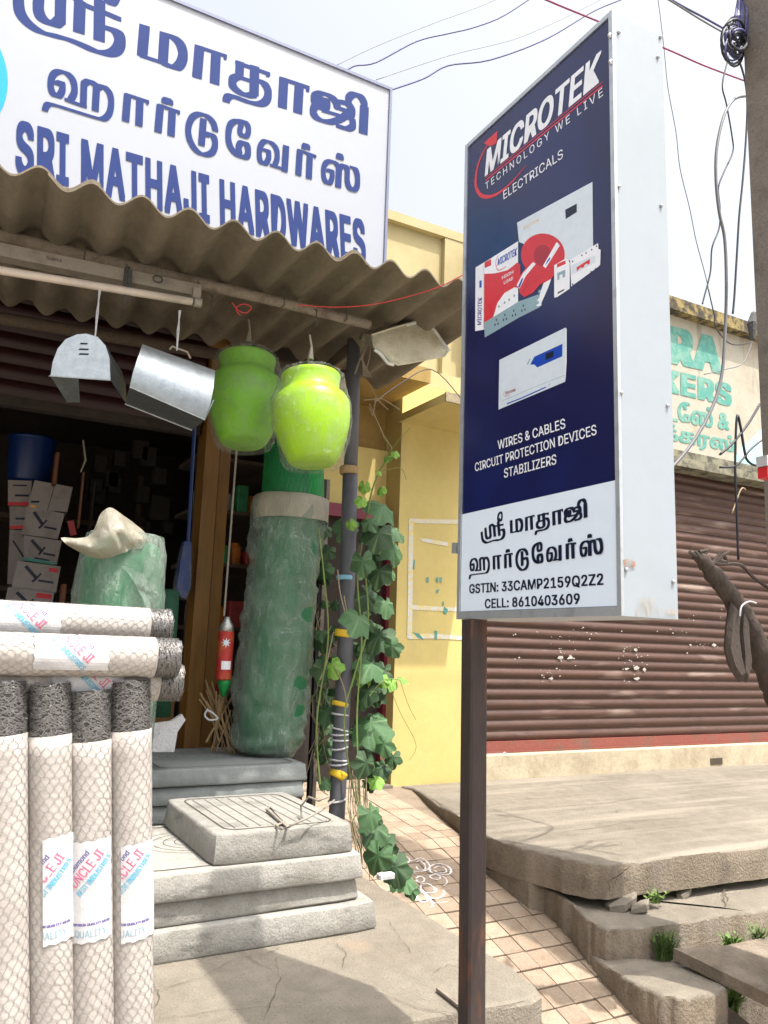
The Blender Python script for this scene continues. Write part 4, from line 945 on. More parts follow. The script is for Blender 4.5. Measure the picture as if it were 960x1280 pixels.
for a, b, yy, lb in (((124,362),(119,420),2.6,'thin cord holding the round topped dustpan'),((224,388),(221,438),2.6,'thin cord holding the rectangular dustpan')):
    g = G(); g.tube([P(a[0],a[1],Y=yy), P((a[0]+b[0])/2+1,(a[1]+b[1])/2,Y=yy), P(b[0],b[1],Y=yy)], .0025, 5); g.tube([P(a[0]+2,a[1],Y=yy), P((a[0]+b[0])/2-1,(a[1]+b[1])/2,Y=yy), P(b[0],b[1],Y=yy)], .0018, 5)
    part('cord', g, M['cloth'], d1 if a[0] < 150 else d2)

# lime pots in bags
PG = 'plastic water pots hanging in clear bags'
def pot(cx, ytop, ybot, Yp, wpx, m, label, tilt):
    top = P(cx,ytop,Y=Yp); bot = P(cx-3,ybot,Y=Yp); H = top.z-bot.z; Rr = (P(cx+wpx,(ytop+ybot)/2,Y=Yp).x-P(cx-wpx,(ytop+ybot)/2,Y=Yp).x)/2
    Rr *= 1.0
    t = thing('water_pot', label, 'water pot', (bot.x,Yp,bot.z), PG)
    pr = [(.0,.0),(.55,.005),(.62,.03),(.74,.12),(.88,.27),(.97,.42),(1.0,.52),(1.0,.63),(.98,.70),(.91,.75),(.82,.785),(.765,.81),(.74,.84),(.745,.92),(.77,.96),(.78,.985),(.77,1.0),(.70,1.0),(.64,.93),(.62,.87)]
    c0 = ((top.x+bot.x)/2, Yp, bot.z)
    Mx = Matrix.Translation(V(c0)) @ Matrix.Rotation(tilt, 4, 'Y') @ Matrix.Rotation(-.12, 4, 'X')
    g = G(); g.lathe([(r*Rr, z*H*.96) for r, z in pr], (0,0,0), 40)
    for v in g.v: v.xyz = Mx @ v
    part('pot_body', g, m, t, smooth=True)
    g = G(); bpf = [(.30,-.035),(.55,-.04),(.72,-.02),(.80,.05),(.83,.13),(.93,.25),(.99,.35),(1.02,.45),(1.035,.55),(1.035,.64),(1.02,.72),(.98,.78),(.93,.84),(.90,.90),(.88,.96),(.84,1.01),(.72,1.05),(.45,1.07),(.15,1.11),(.04,1.2)]
    g.lathe([(r*Rr, z*H*.96) for r, z in bpf], (0,0,0), 72, wob=lambda u, i: 1+.022*math.sin(u*2*PI*3+i*.7+cx)+.016*math.sin(u*2*PI*8+i*1.6)+.014*math.sin(u*2*PI*15-i*2.3)+.012*math.sin(u*2*PI*23+i*3.1))
    for v in g.v: v.xyz = Mx @ v
    part('clear_bag', g, M['bag'], t, smooth=True)
    g = G(); kk = Mx @ V((0,0,H*1.16)); g.tube([kk, kk+V((.002,0,.05)), kk+V((.0,.02,.10))], [.012,.004,.004], 6); part('bag_knot', g, M['bagbeige'], t)
pot(309,438,556,2.86,45,M['lime_shaded'],'shaded green plastic pot in a clear bag, the left of the two',.03)
pot(395,462,580,2.50,45,M['lime'],'bright lime plastic pot in a clear bag, beside the post',-.02)

# tall roll in a milky sheet, standing on the grey slabs
gr = thing('green_covered_roll', 'tall green net roll in a milky plastic sheet standing on the grey slabs', 'net roll', P(335,935,Y=3.3))
Yr = 3.30
def rr_ring(xl, xr_, y, k=1.0, n=36, ph=0.0, amp=.0):
    a = P(xl,y,Y=Yr); b = P(xr_,y,Y=Yr); c = (a+b)/2; r = (b-a).length/2*k
    return [c+V((r*math.cos(2*PI*i/n), r*.9*math.sin(2*PI*i/n), 0))*(1) + V((math.cos(2*PI*i/n), math.sin(2*PI*i/n), 0))*amp*(math.sin(i*.9+ph)+.6*math.sin(i*2.3+ph*1.7)) for i in range(n)]
rowsR = [(333,402,560),(326,402,640),(318,397,700),(312,392,760),(305,388,820),(298,384,880),(296,378,925),(302,370,938)]
g = G(); g.loft([rr_ring(a,b,y,.93 if y > 630 else 1.0) for a, b, y in rowsR], True, True); part('net_core', g, M['netd'], gr, smooth=True)
# visible lime-green diamond net at top
g = G(); g.loft([rr_ring(334,402,y,1.01) for y in (561,590,624)], False, False); part('net_sleeve', g, M['netg'], gr, smooth=True)
g = G(); c0_ = P(334,561,Y=Yr); c1_ = P(402,561,Y=Yr); cm = (c0_+c1_)/2; rd = (c1_-c0_).length/2*1.025; zb = P(368,626,Y=Yr).z
for s_ in (1,-1):
    for k in range(40):
        a0 = 2*PI*k/40; pts = [V((cm.x+rd*math.cos(a0+s_*t*.55), cm.y+rd*.9*math.sin(a0+s_*t*.55), cm.z+(zb-cm.z)*t)) for t in (0,.25,.5,.75,1)]
        g.tube(pts, .0018, 3, False)
part('diamond_net', g, M['netg'], gr, kind='stuff')
g = G(); from mathutils import noise as mn
rws = [(318,403,628),(317,402,650),(313,401,675),(310,399,700),(307,396,725),(304,393,750),(302,391,775),(300,389,800),(297,387,825),(294,385,850),(291,383,875),(289,381,900),(289,379,920),(294,376,935),(312,366,944)]
cr = cat([tuple(map(float, q)) for q in rws], 5)
def crumple(ring, k):
    c = sum(ring, V((0,0,0)))/len(ring); o_ = []
    for p in ring:
        d = (p-c); d.z = 0; d.normalize()
        f = mn.noise(V((p.x*6, p.y*6, p.z*7)))*.022-abs(mn.noise(V((p.x*7+5, p.y*7, p.z*15))))*.034+.008
        o_.append(p+d*f*k+V((0,0,mn.noise(p*12)*.008)))
    return o_
g = G(); g.loft([crumple(rr_ring(a,b,y,.97,84), 1.0) for a, b, y in cr], False, False); part('milky_sheet', g, M['bagmilky'], gr, smooth=True)
g = G(); g.loft([rr_ring(320,406,y,k,40,y*.1,.004) for y, k in ((652,1.02),(645,1.035),(632,1.04),(624,1.02),(622,.96))], False, False); part('sheet_cuff', g, M['bagbeige'], gr, smooth=True)

# string, tube can, twigs
g = G(); g.tube([P(x,y,Y=3.35) for x, y in cat([(296,560),(293,600),(287,680),(280,770)])], .0045, 6); solo('hanging_rod', g, M['batten'], 'thin pale rod reaching down from the pots to the red can', 'rod')
cn = thing('red_can', 'red sealant can with foil neck and green cap hanging in the dark opening', 'can', P(281,850,Y=3.35))
c = P(279,850,Y=3.35); ct = P(280,790,Y=3.35); H = ct.z-c.z
g = G(); g.lathe([(.028,0),(.034,.006),(.034,H),(.03,H+.004)], (c.x,3.35,c.z), 22); part('can_body', g, M['canred'], cn, auto=40)
g = G(); g.lathe([(.032,0),(.026,.03),(.014,.05),(.012,.062)], (c.x,3.35,c.z+H+.003), 18, wob=lambda u, i: 1+.06*math.sin(u*40)); part('foil_neck', g, M['foil'], cn, smooth=True)
g = G(); g.lathe([(.008,-.07),(.016,-.045),(.026,-.02),(.028,-.001)], (c.x+.005,3.35,c.z), 16); part('green_cap', g, M['netg'], cn, smooth=True)
g = G()
n = 10; pr = [(c.x+.0352*math.sin(a), 3.35-.0352*math.cos(a)) for a in [(-.65+1.2*i/n) for i in range(n+1)]]
g.loft([[(x,y,c.z+.045) for x, y in pr],[(x,y,c.z+.08) for x, y in pr]], closed=False); part('can_label', g, M['inkwhite'], cn)
g = G(); q = []
for k in range(16):
    a = 2*PI*k/16; rr_ = .022 if k % 2 == 0 else .009; th = -.25+rr_*math.cos(a)/.035; q.append(V((c.x+.0355*math.sin(th), 3.35-.0355*math.cos(th), c.z+H-.045+rr_*math.sin(a))))
g.poly(q); part('star_print', g, M['inkpale'], cn)
g = G()
for k in range(26):
    x = rnd.uniform(252,300); y = rnd.uniform(925,950); a = P(x,y,Y=3.4+rnd.uniform(-.05,.1)); b = P(270+rnd.uniform(-8,14),890+rnd.uniform(-22,12),Y=3.42+rnd.uniform(-.05,.05)); b2_ = b+(b-a)*rnd.uniform(.1,.6)
    g.tube([a,b,b2_], rnd.uniform(.0025,.005), 4)
solo('twig_bundle', g, M['twine'], 'bundle of dry twigs tied with string behind the grey slabs', 'twigs')
g = G(); g.tube([P(x,y,Y=3.3) for x, y in cat([(258,888),(264,890),(272,898),(262,900),(256,894),(260,886)])], .004, 5); solo('string_loop', g, M['cloth'], 'small white string loop on the twig bundle', 'string')
# black panel with wooden edge right of the roll
bp_ = thing('black_panel', 'narrow black board with a pale wooden edge right of the tall roll', 'board', P(405,840,Y=3.55))
a = P(397,840,Y=3.58); b = P(410,600,Y=3.58)
g = G(); g.box((a.x-.02,3.57,.70),(b.x-.012,3.60,b.z)); part('board', g, M['blackpanel'], bp_)
g = G(); g.box((b.x-.012,3.565,.70),(b.x+.006,3.60,b.z)); part('wooden_edge', g, M['pipe'], bp_)

# ================================================================== CEMENT SLABS
SG = 'stacked cement manhole slabs'
def groove_mat(): return M['crack']
def slab(x0, x1, y0, y1, z0, z1, label, m='slab', deco=None, rot=0.0):
    cx, cy = (x0+x1)/2, (y0+y1)/2
    t = thing('cement_slab', label, 'cement slab', (cx,cy,z0), SG)
    g = G(); hx, hy = (x1-x0)/2, (y1-y0)/2; Rm = Matrix.Translation(V((cx,cy,z0))) @ Matrix.Rotation(rot, 4, 'Z')
    nn = 10; ringd = []
    def outline(d, z, j=0):
        o = []
        for (ax, ay, bx, by) in ((-hx,-hy,hx,-hy),(hx,-hy,hx,hy),(hx,hy,-hx,hy),(-hx,hy,-hx,-hy)):
            for k in range(nn):
                t_ = k/nn; x = ax+(bx-ax)*t_; y = ay+(by-ay)*t_; 
                if k == 0: x *= 1-.010/hx*.6; y *= 1-.010/hy*.6
                s = 1-d/hx; s2 = 1-d/hy; o.append(V((x*s+rnd.uniform(-j,j), y*s2+rnd.uniform(-j,j), z+rnd.uniform(-j,j)*.4)))
        return o
    H = z1-z0
    g.loft([outline(.004,0,.0015),outline(.0,.006,.001),outline(.004,H*.5,.0008),outline(.007,H-.007,.0008),outline(.009,H-.002,.0006),outline(.014,H,.0003)], True, True)
    for v in g.v: v.xyz = Rm @ v
    o = part('slab_body', g, M[m], t, auto=50)
    if deco:
        g = G(); zz = H+.0012
        def rrect(ix, iy, r, k=6):
            o = []
            for (sx, sy, a0) in ((1,-1,-PI/2),(1,1,0),(-1,1,PI/2),(-1,-1,PI)):
                for q in range(k+1):
                    a = a0+PI/2*q/k; o.append(V((sx*(hx-ix-r)+r*math.cos(a), sy*(hy-iy-r)+r*math.sin(a), zz)))
            return o+[o[0]]
        def rib(pts, wd):
            n0 = len(g.v)
            for i, p in enumerate(pts):
                d = pts[min(i+1,len(pts)-1)]-pts[max(i-1,0)]; s = V((d.y,-d.x,0)); s.normalize(); g.v.extend([p+s*wd, p-s*wd])
            for i in range(len(pts)-1): g.f.append((n0+2*i,n0+2*i+1,n0+2*i+3,n0+2*i+2))
        rib(rrect(.05,.045,.035), .0028)
        if deco == 'arcs':
            for q in range(5):
                r = .03+.026*q; rib([V((-.07+r*1.25*math.cos(a), .03+r*math.sin(a), zz)) for a in [2*PI*k/26 for k in range(27)]], .0011)
        if deco == 'lines':
            for q in range(8):
                x = -hx+.08+q*(2*hx-.16)/7; rib([V((x,-hy+.06,zz)), V((x,hy-.06,zz))], .0010)
        for v in g.v: v.xyz = Rm @ v
        part('moulded_groove', g, M['crack'], t)
    return t
ZB = .70
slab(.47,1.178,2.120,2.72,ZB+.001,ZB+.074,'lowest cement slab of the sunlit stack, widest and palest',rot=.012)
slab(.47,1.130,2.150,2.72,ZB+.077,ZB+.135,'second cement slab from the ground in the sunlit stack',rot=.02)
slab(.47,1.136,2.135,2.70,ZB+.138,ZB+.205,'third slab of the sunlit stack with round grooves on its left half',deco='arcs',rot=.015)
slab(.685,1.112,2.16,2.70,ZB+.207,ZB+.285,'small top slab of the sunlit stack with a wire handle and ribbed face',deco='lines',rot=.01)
hz_ = ZB+.286
g = G(); g.tube([P(x,y,Z=hz_+.006) for x, y in ((333,1012),(345,1022),(360,1034),(352,1037),(345,1032),(355,1028))], .004, 5); g.tube([P(x,y,Z=hz_+.008) for x, y in ((333,1012),(338,1010),(348,1020),(362,1034))], .003, 5)
g.tube([P(360,1034,Z=hz_+.008),P(385,1022,Z=hz_+.03),P(402,1013,Z=hz_+.04),P(418,1000,Z=hz_+.06)], .0028, 5); g.tube([P(377,1022,Z=hz_+.005),P(376,1008,Z=hz_+.03),P(386,996,Z=hz_+.07),P(398,1001,Z=hz_+.07),P(412,995,Z=hz_+.08)], .003, 5)
solo('wire_handle', g, M['batten'], 'bent white wire lying on the small top slab and tied to the post', 'wire', smooth=True)
za = P(300,958,Y=3.02).z
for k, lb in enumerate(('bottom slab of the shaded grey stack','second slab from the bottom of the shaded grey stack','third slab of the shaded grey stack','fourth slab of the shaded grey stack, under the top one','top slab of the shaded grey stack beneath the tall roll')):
    hh = (za-ZB)/5; slab(.70+rnd.uniform(-.006,.006)+.03*(4-k)*.3,1.345+rnd.uniform(-.01,.004)-.012*(4-k)*.4,3.02+.006*(4-k),3.60,ZB+.001+hh*k,ZB+hh*(k+1)-.002,lb,m='slab_shaded',deco='arcs' if k == 4 else None,rot=rnd.uniform(-.01,.01))
g = G(); 
for x, y in ((205,945),): g.box(tuple(P(x,y,Z=za+.001)+V((0,0,0))), tuple(P(x,y,Z=za+.001)+V((.05,.12,.003))))
# ================================================================== CHICKEN MESH ROLLS
RG = 'rolls of chicken wire wrapped in paper'
def roll_geo(rad, L):
    """local roll along +Z from 0 to L"""
    core = G(); n = 28
    def wobr(i, z): return rad*(1+.012*math.sin(i*1.1+z*9)+.010*math.sin(i*2.7+z*23))
    rows_ = 40
    core.loft([[V((wobr(i, L*j/rows_)*math.cos(2*PI*i/n), wobr(i, L*j/rows_)*math.sin(2*PI*i/n), L*j/rows_)) for i in range(n)] for j in range(rows_+1)], True, True)
    wire = G(); r = rad*1.035; na = max(10, int(round(2*PI*rad/.0150))); da = 2*PI/na; hz = .0098
    def pt_(a, z): 
        z2 = z+.010*math.sin(a*1.0+z*7)+.0016*math.sin(a*13+z*61); a2 = a+.05*math.sin(z*31)+.02*math.sin(z*113+a*5)
        return V((r*math.cos(a2), r*math.sin(a2), z2)), V((-math.sin(a2), math.cos(a2), 0))
    def seg(a0, z0, a1, z1, wd):
        p, tp = pt_(a0, z0); q, tq = pt_(a1, z1)
        if not (0 < p.z < L and 0 < q.z < L): return
        d = q-p; nrm = V((p.x+q.x, p.y+q.y, 0)).normalized(); s = d.cross(nrm); s.normalize(); s *= wd
        k = len(wire.v); wire.v += [p+s, p-s, q-s, q+s]; wire.f.append((k,k+1,k+2,k+3))
    nz = int(L/hz)
    for j in range(nz):
        z = j*hz; o_ = .5*da if j % 2 else 0
        for i in range(na):
            a = i*da+o_
            seg(a, z, a, z+hz*.38, .0008); seg(a, z+hz*.38, a+da*.5, z+hz, .00045); seg(a, z+hz*.38, a-da*.5, z+hz, .00045)
    end = G(); L2_ = .085
    end.loft([[V((rad*.93*math.cos(2*PI*i/n), rad*.93*math.sin(2*PI*i/n), zz)) for i in range(n)] for zz in (0, L2_)], True, True)
    fz = G()
    rr0 = random.Random(3)
    for k in range(1500):
        a = rr0.uniform(0, 2*PI); z = rr0.uniform(0, L2_); a1 = a+rr0.uniform(-.5,.5); z1 = min(L2_+.004, max(0, z+rr0.uniform(-.010,.010))); r0 = rad*rr0.uniform(.92,1.02); r1 = rad*rr0.uniform(.93,1.03)
        p = V((r0*math.cos(a), r0*math.sin(a), z)); q = V((r1*math.cos(a1), r1*math.sin(a1), z1)); m_ = (p+q)/2*1.0; m_.x *= 1.02; m_.y *= 1.02
        s = (q-p).cross(V((p.x,p.y,0))).normalized()*.0005
        kk = len(fz.v); fz.v += [p+s,p-s,m_-s,m_+s,q-s,q+s]; fz.f += [(kk,kk+1,kk+2,kk+3),(kk+3,kk+2,kk+4,kk+5)]
    return core, wire, end, fz
RAD = .036
LV = 1.27
rg = roll_geo(RAD, LV)
rme = []
for nm, gg, m in zip(('paper_wrap','wire_mesh','wire_core','wire_fuzz'), rg, ('paper','wire','wirecore','wiredark')):
    me = gg.mesh(nm, smooth=(nm == 'paper_wrap')); me.materials.append(M[m]); rme.append((nm, me))
def make_roll(base, top, label, endk=1.0, labelspec=None):
    base = V(base); top = V(top); d = (top-base); Lr = d.length; q = d.to_track_quat('Z', 'Y').to_matrix().to_4x4()
    spin = Matrix.Rotation(rnd.uniform(0, 6), 4, 'Z')
    t = thing('mesh_roll', label, 'mesh roll', base, RG)
    for nm, me in rme:
        o = bpy.data.objects.new(nm, me); COL.objects.link(o); o.parent = t
        if nm in ('wire_mesh','wire_fuzz'): o['kind'] = 'stuff'
        zoff = 0 if nm in ('paper_wrap','wire_mesh') else Lr
        sc = Matrix.Diagonal((1,1,Lr/LV,1)) if zoff == 0 else Matrix.Diagonal((1,1,endk,1))
        o.matrix_local = q @ spin @ Matrix.Translation(V((0,0,zoff))) @ sc
    if labelspec:
        # paper label bent round the roll: axis frame
        ax = d.normalized(); fr = labelspec['front']; fr = (fr-ax*fr.dot(ax)).normalized(); sd = ax.cross(fr)   # sd: screen-right-ish
        z0, z1, w0, w1 = labelspec['z0'], labelspec['z1'], labelspec['w0'], labelspec['w1']
        sgn = labelspec.get('sgn', 1)
        def cyl(u, v, rr_=1.05):   # u in metres sideways, v along axis
            th = u/RAD; return base+ax*v+(fr*math.cos(th)+sd*sgn*math.sin(th))*RAD*rr_
        g = G(); n = 14; rws_ = []
        for j in range(7):
            v = z0+(z1-z0)*j/6; rws_.append([cyl(w0+(w1-w0)*i/n, v+.0015*math.sin(i*1.7+z0*9)*(1 if j in (0,6) else 0)+(.003*i/n-.002), 1.055+.006*math.sin(i*1.3+j)) for i in range(n+1)])
        g.loft(rws_, closed=False); part('paper_label', g, M['label'], t)
        ang = math.radians(labelspec.get('ang', 48)); ca, sa = math.cos(ang), math.sin(ang); cx, cz = labelspec['c']
        def words(s, m, size, lx, ly, rr_, **kw):
            kw.pop('offset', None); uv0, fs0 = text_geo(s, **kw); W_ = size[0]; H_ = size[1]; g = G(); keep = []; uv = []; fs = []
            for q_ in range(3):
                fs += [tuple(i+len(uv) for i in f) for f in fs0]; uv += [(u+(q_-1)*.006, v) for u, v in uv0]
            nq = len(uv0)
            for iq, (u, v) in enumerate(uv):
                x = lx+u*W_; y = ly+v*H_; X_ = cx+x*ca-y*sa; Z_ = cz+x*sa+y*ca
                g.v.append(cyl(X_, Z_, rr_+.0015*(iq//nq))); keep.append(abs(X_) < RAD*1.45 and w0 < X_ < w1)
            g.f = [f for f in fs if all(keep[i] for i in f)]
            if g.f: part('label_print', g, m, t)
        words('Diamond', M['inkpurple'], (.04,.009), -.022,.018, 1.068)
        words('UNCLE JI', M['inkmag'], (.068,.016), -.038,-.002, 1.07, offset=.03)
        words('BEST INDUSTRIES', M['inkcyan'], (.075,.009), -.042,-.016, 1.072, offset=.03)
        if labelspec.get('foot'):
            ca, sa = (1,0) if labelspec.get('ang') != 0 else (1,0); cx, cz = 0, z0
            words('SUPERIOR QUALITY MESH', M['inkpurple'], (.062,.004), -.032,.026, 1.068, offset=.01)
            words('QUALITY', M['inkgrey'], (.05,.011), -.026,.008, 1.068)
    return t
YV = 1.50
def vr(x, ytop, label, lab=None, Yv=YV):
    tp = P(x, ytop, Y=Yv); q_ = P(x+2, 1280, Y=Yv-.01); bs = tp+(q_-tp)*((tp.z+.125)/(tp.z-q_.z))
    ls = None
    if lab:
        py0, py1, cpy, wl, wr = lab; fz_ = (EYE-V((tp.x,Yv,1.0))); fz_.z = 0
        zz = lambda py: P(x, py, Y=Yv-.03).z-bs.z
        ls = dict(front=V((fz_.x,fz_.y,0)), z0=zz(py0), z1=zz(py1), w0=wl, w1=wr, c=(.0, zz(cpy)), foot=True, sgn=1)
    return make_roll(bs, tp, label, labelspec=ls)
# in front-view the side vector axis x front points to screen right for upright rolls
vr(6, 918, 'leftmost upright mesh roll, cut by the edge of the picture', None)
vr(63, 918, 'upright mesh roll second from the left with a half torn label', (1172,1040,1085,-.012,.05))
vr(113, 925, 'upright mesh roll third from the left with a wide full label', (1170,1045,1080,-.036,.036))
vr(163, 912, 'upright mesh roll nearest the slabs with its label on the right side', (1170,1050,1080,-.016,.05))
def hr(x1, y1, Yh, label, lab=None, extra=-.9):
    tp = P(x1, y1, Y=Yh); bs = tp+V((-1.25, .0, .005+extra*0)); ls = None
    if lab:
        px, w0, w1 = lab; u = P(px, y1, Y=Yh).x-bs.x; up_ = V((0,0,1)); f_ = (EYE-tp); f_.x = 0
        ls = dict(front=f_.normalized()+V((0,0,.25)), z0=u-.075, z1=u+.045, w0=w0, w1=w1, c=(.0, u-.01), ang=48, sgn=1)
    return make_roll(bs, tp, label, endk=.5, labelspec=ls)
hr(196, 852, 1.53, 'lowest lying mesh roll resting on the upright rolls', (118,-.03,.03))
hr(184, 783, 1.60, 'rear lying mesh roll at the top of the pile', (40,-.03,.03))
hr(192, 822, 1.49, 'front lying mesh roll with a bold label across it', (98,-.034,.034))

# ================================================================== POLE SIGN
ps = thing('pole_sign', 'tall two sided box sign on a rusty pole advertising electricals', 'sign', (1.05,1.44,-.12))
XS = 1.0; ya, yb_ = .988, 1.4815; z0s, z1s = 1.562, 2.7205; TH = .134
g = G(); g.box((XS+.004,ya+.002,z0s),(XS+TH,yb_,z1s)); 
o = part('sign_box', g, M['signwhite'], ps)
bm_ = .010
g = G(); fx = XS-.004
g.box((fx,ya,z0s),(XS+.003,ya+bm_,z1s)); g.box((fx,yb_-bm_*.8,z0s),(XS+.003,yb_+.003,z1s)); g.box((fx,ya+bm_+.0005,z0s),(XS+.003,yb_-bm_*.8-.0005,z0s+.016)); g.box((fx,ya+bm_+.0005,z1s-.010),(XS+.003,yb_-bm_*.8-.0005,z1s))
part('edge_trim', g, M['alu'], ps)
zsp = P(770,600,X=XS).z
g = G(); g.box((XS-.001,ya+bm_+.001,zsp),(XS+.0035,yb_-bm_*.8-.001,z1s-.011)); part('navy_panel', g, M['navy'], ps)
g = G(); g.box((XS-.001,ya+bm_+.001,z0s+.017),(XS+.0035,yb_-bm_*.8-.001,zsp-.0005)); part('white_panel', g, M['panelwhite'], ps)
def SP(x, y, d=.0020): return P(x, y, X=XS-.0012-d*.12)
def stext(s, BL, BR, TL, m, d=.0024, name='lettering', **kw):
    g = G(); text_on(g, s, SP(*BL,d), SP(*BR,d), SP(*TL,d), **kw); part(name, g, M[m], ps)
stext('MICROTEK', (606,221),(754,99),(605.5,190), 'inkwhite', offset=.030, shear=.22, spacing=1.02, name='brand_lettering')
stext('TECHNOLOGY WE LIVE', (607,237.5),(754,119),(606.5,229), 'inkwhite', spacing=1.3)
stext('ELECTRICALS', (629.5,249.5),(704,197),(629,239), 'inkwhite', offset=.004)
stext('WIRES & CABLES', (622.5,562),(707,535),(622,551), 'inkwhite', offset=.012)
stext('CIRCUIT PROTECTION DEVICES', (593.8,589.5),(746,543),(593.5,579), 'inkwhite', offset=.012)
stext('STABILIZERS', (630,597.5),(695.5,580),(630,586), 'inkwhite', offset=.012)
stext('GSTIN: 33CAMP2159Q2Z2', (586.5,742),(754.5,731),(586.5,730.5), 'inkblack', offset=.026, spacing=1.02)
stext('CELL: 8610403609', (606,760.5),(725,755),(606,749), 'inkblack', offset=.026, spacing=1.02)
def spoly(pts, m, d, name='product_print'):
    g = G(); g.poly([SP(x,y,d) for x, y in pts]); part(name, g, M[m], ps)
def sline(pts, wd, m, d, name='product_print', sm=True, taper=False):
    q = cat(pts, 5) if sm else pts; g = G(); n0 = 0
    qq = [SP(x,y,d) for x, y in q]; n = len(qq)
    for i, p in enumerate(qq):
        dd_ = qq[min(i+1,n-1)]-qq[max(i-1,0)]; s = dd_.cross(V((1,0,0))); s.normalize(); ww = wd*(math.sin(PI*(.12+.86*i/n)) if taper else 1); g.v += [p+s*ww, p-s*ww]
    for i in range(n-1): g.f.append((2*i,2*i+1,2*i+3,2*i+2))
    part(name, g, M[m], ps)
c1 = lambda a, b: (580+a/5.053, 60+b/5.053)
sline([c1(150,610),c1(118,665),c1(88,740),c1(74,820),c1(78,885),c1(110,932),c1(165,938),c1(235,905),c1(320,828),c1(390,740)], .0046, 'inkred', .0022, 'logo_swoosh', taper=True)
spoly([c1(125,600),c1(212,522),c1(205,600),c1(188,612),c1(160,620)], 'inkred', .0026, 'logo_arrow')
sline([c1(135,838),c1(875,238)], .0016, 'inkred', .0023, 'logo_line', False); sline([c1(138,818),c1(875,215)], .0009, 'inkred', .0023, 'logo_line', False)
# product pictures
c2 = lambda a, b: (590+a/5.647, 290+b/5.647); c3 = lambda a, b: (570+a/3.43, 250+b/3.43); c4 = lambda a, b: (620+a/9.6, 400+b/9.6)
spoly([c3(262,97),c3(585,-78),c3(588,225),c3(478,262),c3(270,180)], 'inkpale', .0022)
stext('Microtek', c3(290,130),c3(355,90),c3(290,113), 'inkorange', d=.0026); spoly([c3(468,42),c3(518,15),c3(518,52),c3(470,82)], 'inkblack', .0026)
spoly([c2(25,250),c2(85,215),c2(325,65),c2(325,520),c2(80,690),c2(22,700)], 'inkwhite', .0025)
sline([c2(84,225),c2(82,690)], .0007, 'inkgrey', .0026, sm=False)
spoly([c2(86,295),c2(160,292),c2(250,270),c2(320,215),c2(340,230),c2(345,400),c2(300,390),c2(230,430),c2(180,500),c2(150,600),c2(84,680)], 'inkred', .0029)
stext('MICROTEK', c2(180,240),c2(320,160),c2(180,190), 'inkblue', d=.0031, offset=.03, shear=.2); sline([c2(185,165),c2(168,215),c2(185,270),c2(240,245)], .0010, 'inkred', .0032)
stext('HIGH', c2(212,335),c2(292,292),c2(212,312), 'inkwhite', d=.0031, offset=.02); stext('LOAD', c2(225,370),c2(290,335),c2(225,348), 'inkwhite', d=.0031, offset=.02)
g = G(); text_on(g, 'MICROTEK', SP(*c2(40,655),.0029), SP(*c2(42,460),.0029), SP(*c2(68,650),.0029), offset=.02) ; 
g.v = g.v; 
text_v = G(); text_on(text_v, 'MICROTEK', SP(*c2(66,655),.0029), SP(*c2(70,460),.0029), SP(*c2(38,658),.0029), offset=.02); part('product_print', text_v, M['inkpurple'], ps)
spoly([c2(52,345),c2(68,340),c2(68,390),c2(52,395)], 'inkblue', .0029); spoly([c2(88,215),c2(135,190),c2(135,235),c2(90,255)], 'inkred', .0029)
for q in ((190,528),(230,500),(262,480),(298,452)): spoly([c2(q[0]-8,q[1]),c2(q[0],q[1]-14),c2(q[0]+8,q[1]-4),c2(q[0],q[1]+10)], 'inkgrey', .0033)
# red cable coils
def coil(cx, cy, rx, ry, n, d, a0, a1, th):
    for k in range(n):
        f = 1-k*.105
        sline([c2(cx+rx*f*math.cos(a), cy+ry*f*math.sin(a)) for a in [a0+(a1-a0)*i/18 for i in range(19)]], th, 'inkred', d+k*.00004, sm=False)
spoly([c2(500+155*math.cos(2*PI*k/30)*(1), 160-150*math.sin(2*PI*k/30)) for k in range(30)], 'inkred', .0034)
M['inkdarkred'] = flat('ink_dark_red', (0.36,0.02,0.035), .3)
spoly([c2(498+62*math.cos(2*PI*k/24), 165-78*math.sin(2*PI*k/24)) for k in range(24)], 'inkdarkred', .00348)
for k in range(4): sline([c2(500+(145-17*k)*math.cos(a), 160-(140-17*k)*math.sin(a)) for a in [PI*2*i/30 for i in range(31)]], .0004, 'inkdarkred', .0036, sm=False)
spoly([c2(330,360),c2(345,300),c2(390,240),c2(450,245),c2(560,235),c2(580,300),c2(560,330),c2(480,370),c2(430,430),c2(370,460),c2(335,430)], 'inkred', .0039)
for k in range(4): sline([c2(345+k*8,430-k*6),c2(400+k*4,380-k*26),c2(470,330-k*24),c2(575,305-k*18)], .0004, 'inkdarkred', .0041)
spoly([c2(598,70),c2(620,95),c2(520,255),c2(500,240)], 'inkwhite', .0043); spoly([c2(315,375),c2(360,290),c2(430,212),c2(450,225),c2(380,310),c2(335,400)], 'inkwhite', .0043); spoly([c2(532,200),c2(552,175),c2(552,190),c2(515,240)], 'inkblue', .0045); spoly([c2(325,385),c2(355,320),c2(360,335),c2(335,395)], 'inkblue', .0045)
spoly([c2(85,640),c2(330,490),c2(470,440),c2(480,530),c2(330,605),c2(90,745)], 'inkgrey', .0045)
for q in ((172,640),(232,605),(295,575),(362,540)):
    for dx_, dy_ in ((0,-20),(-10,15),(12,8)): spoly([c2(q[0]+dx_-4,q[1]+dy_-7),c2(q[0]+dx_+4,q[1]+dy_-9),c2(q[0]+dx_+4,q[1]+dy_+7),c2(q[0]+dx_-4,q[1]+dy_+9)], 'inkblack', .0047)
spoly([c2(505,360),c2(560,330),c2(535,400),c2(490,500),c2(490,520),c2(455,525),c2(460,490)], 'inkwhite', .0047)
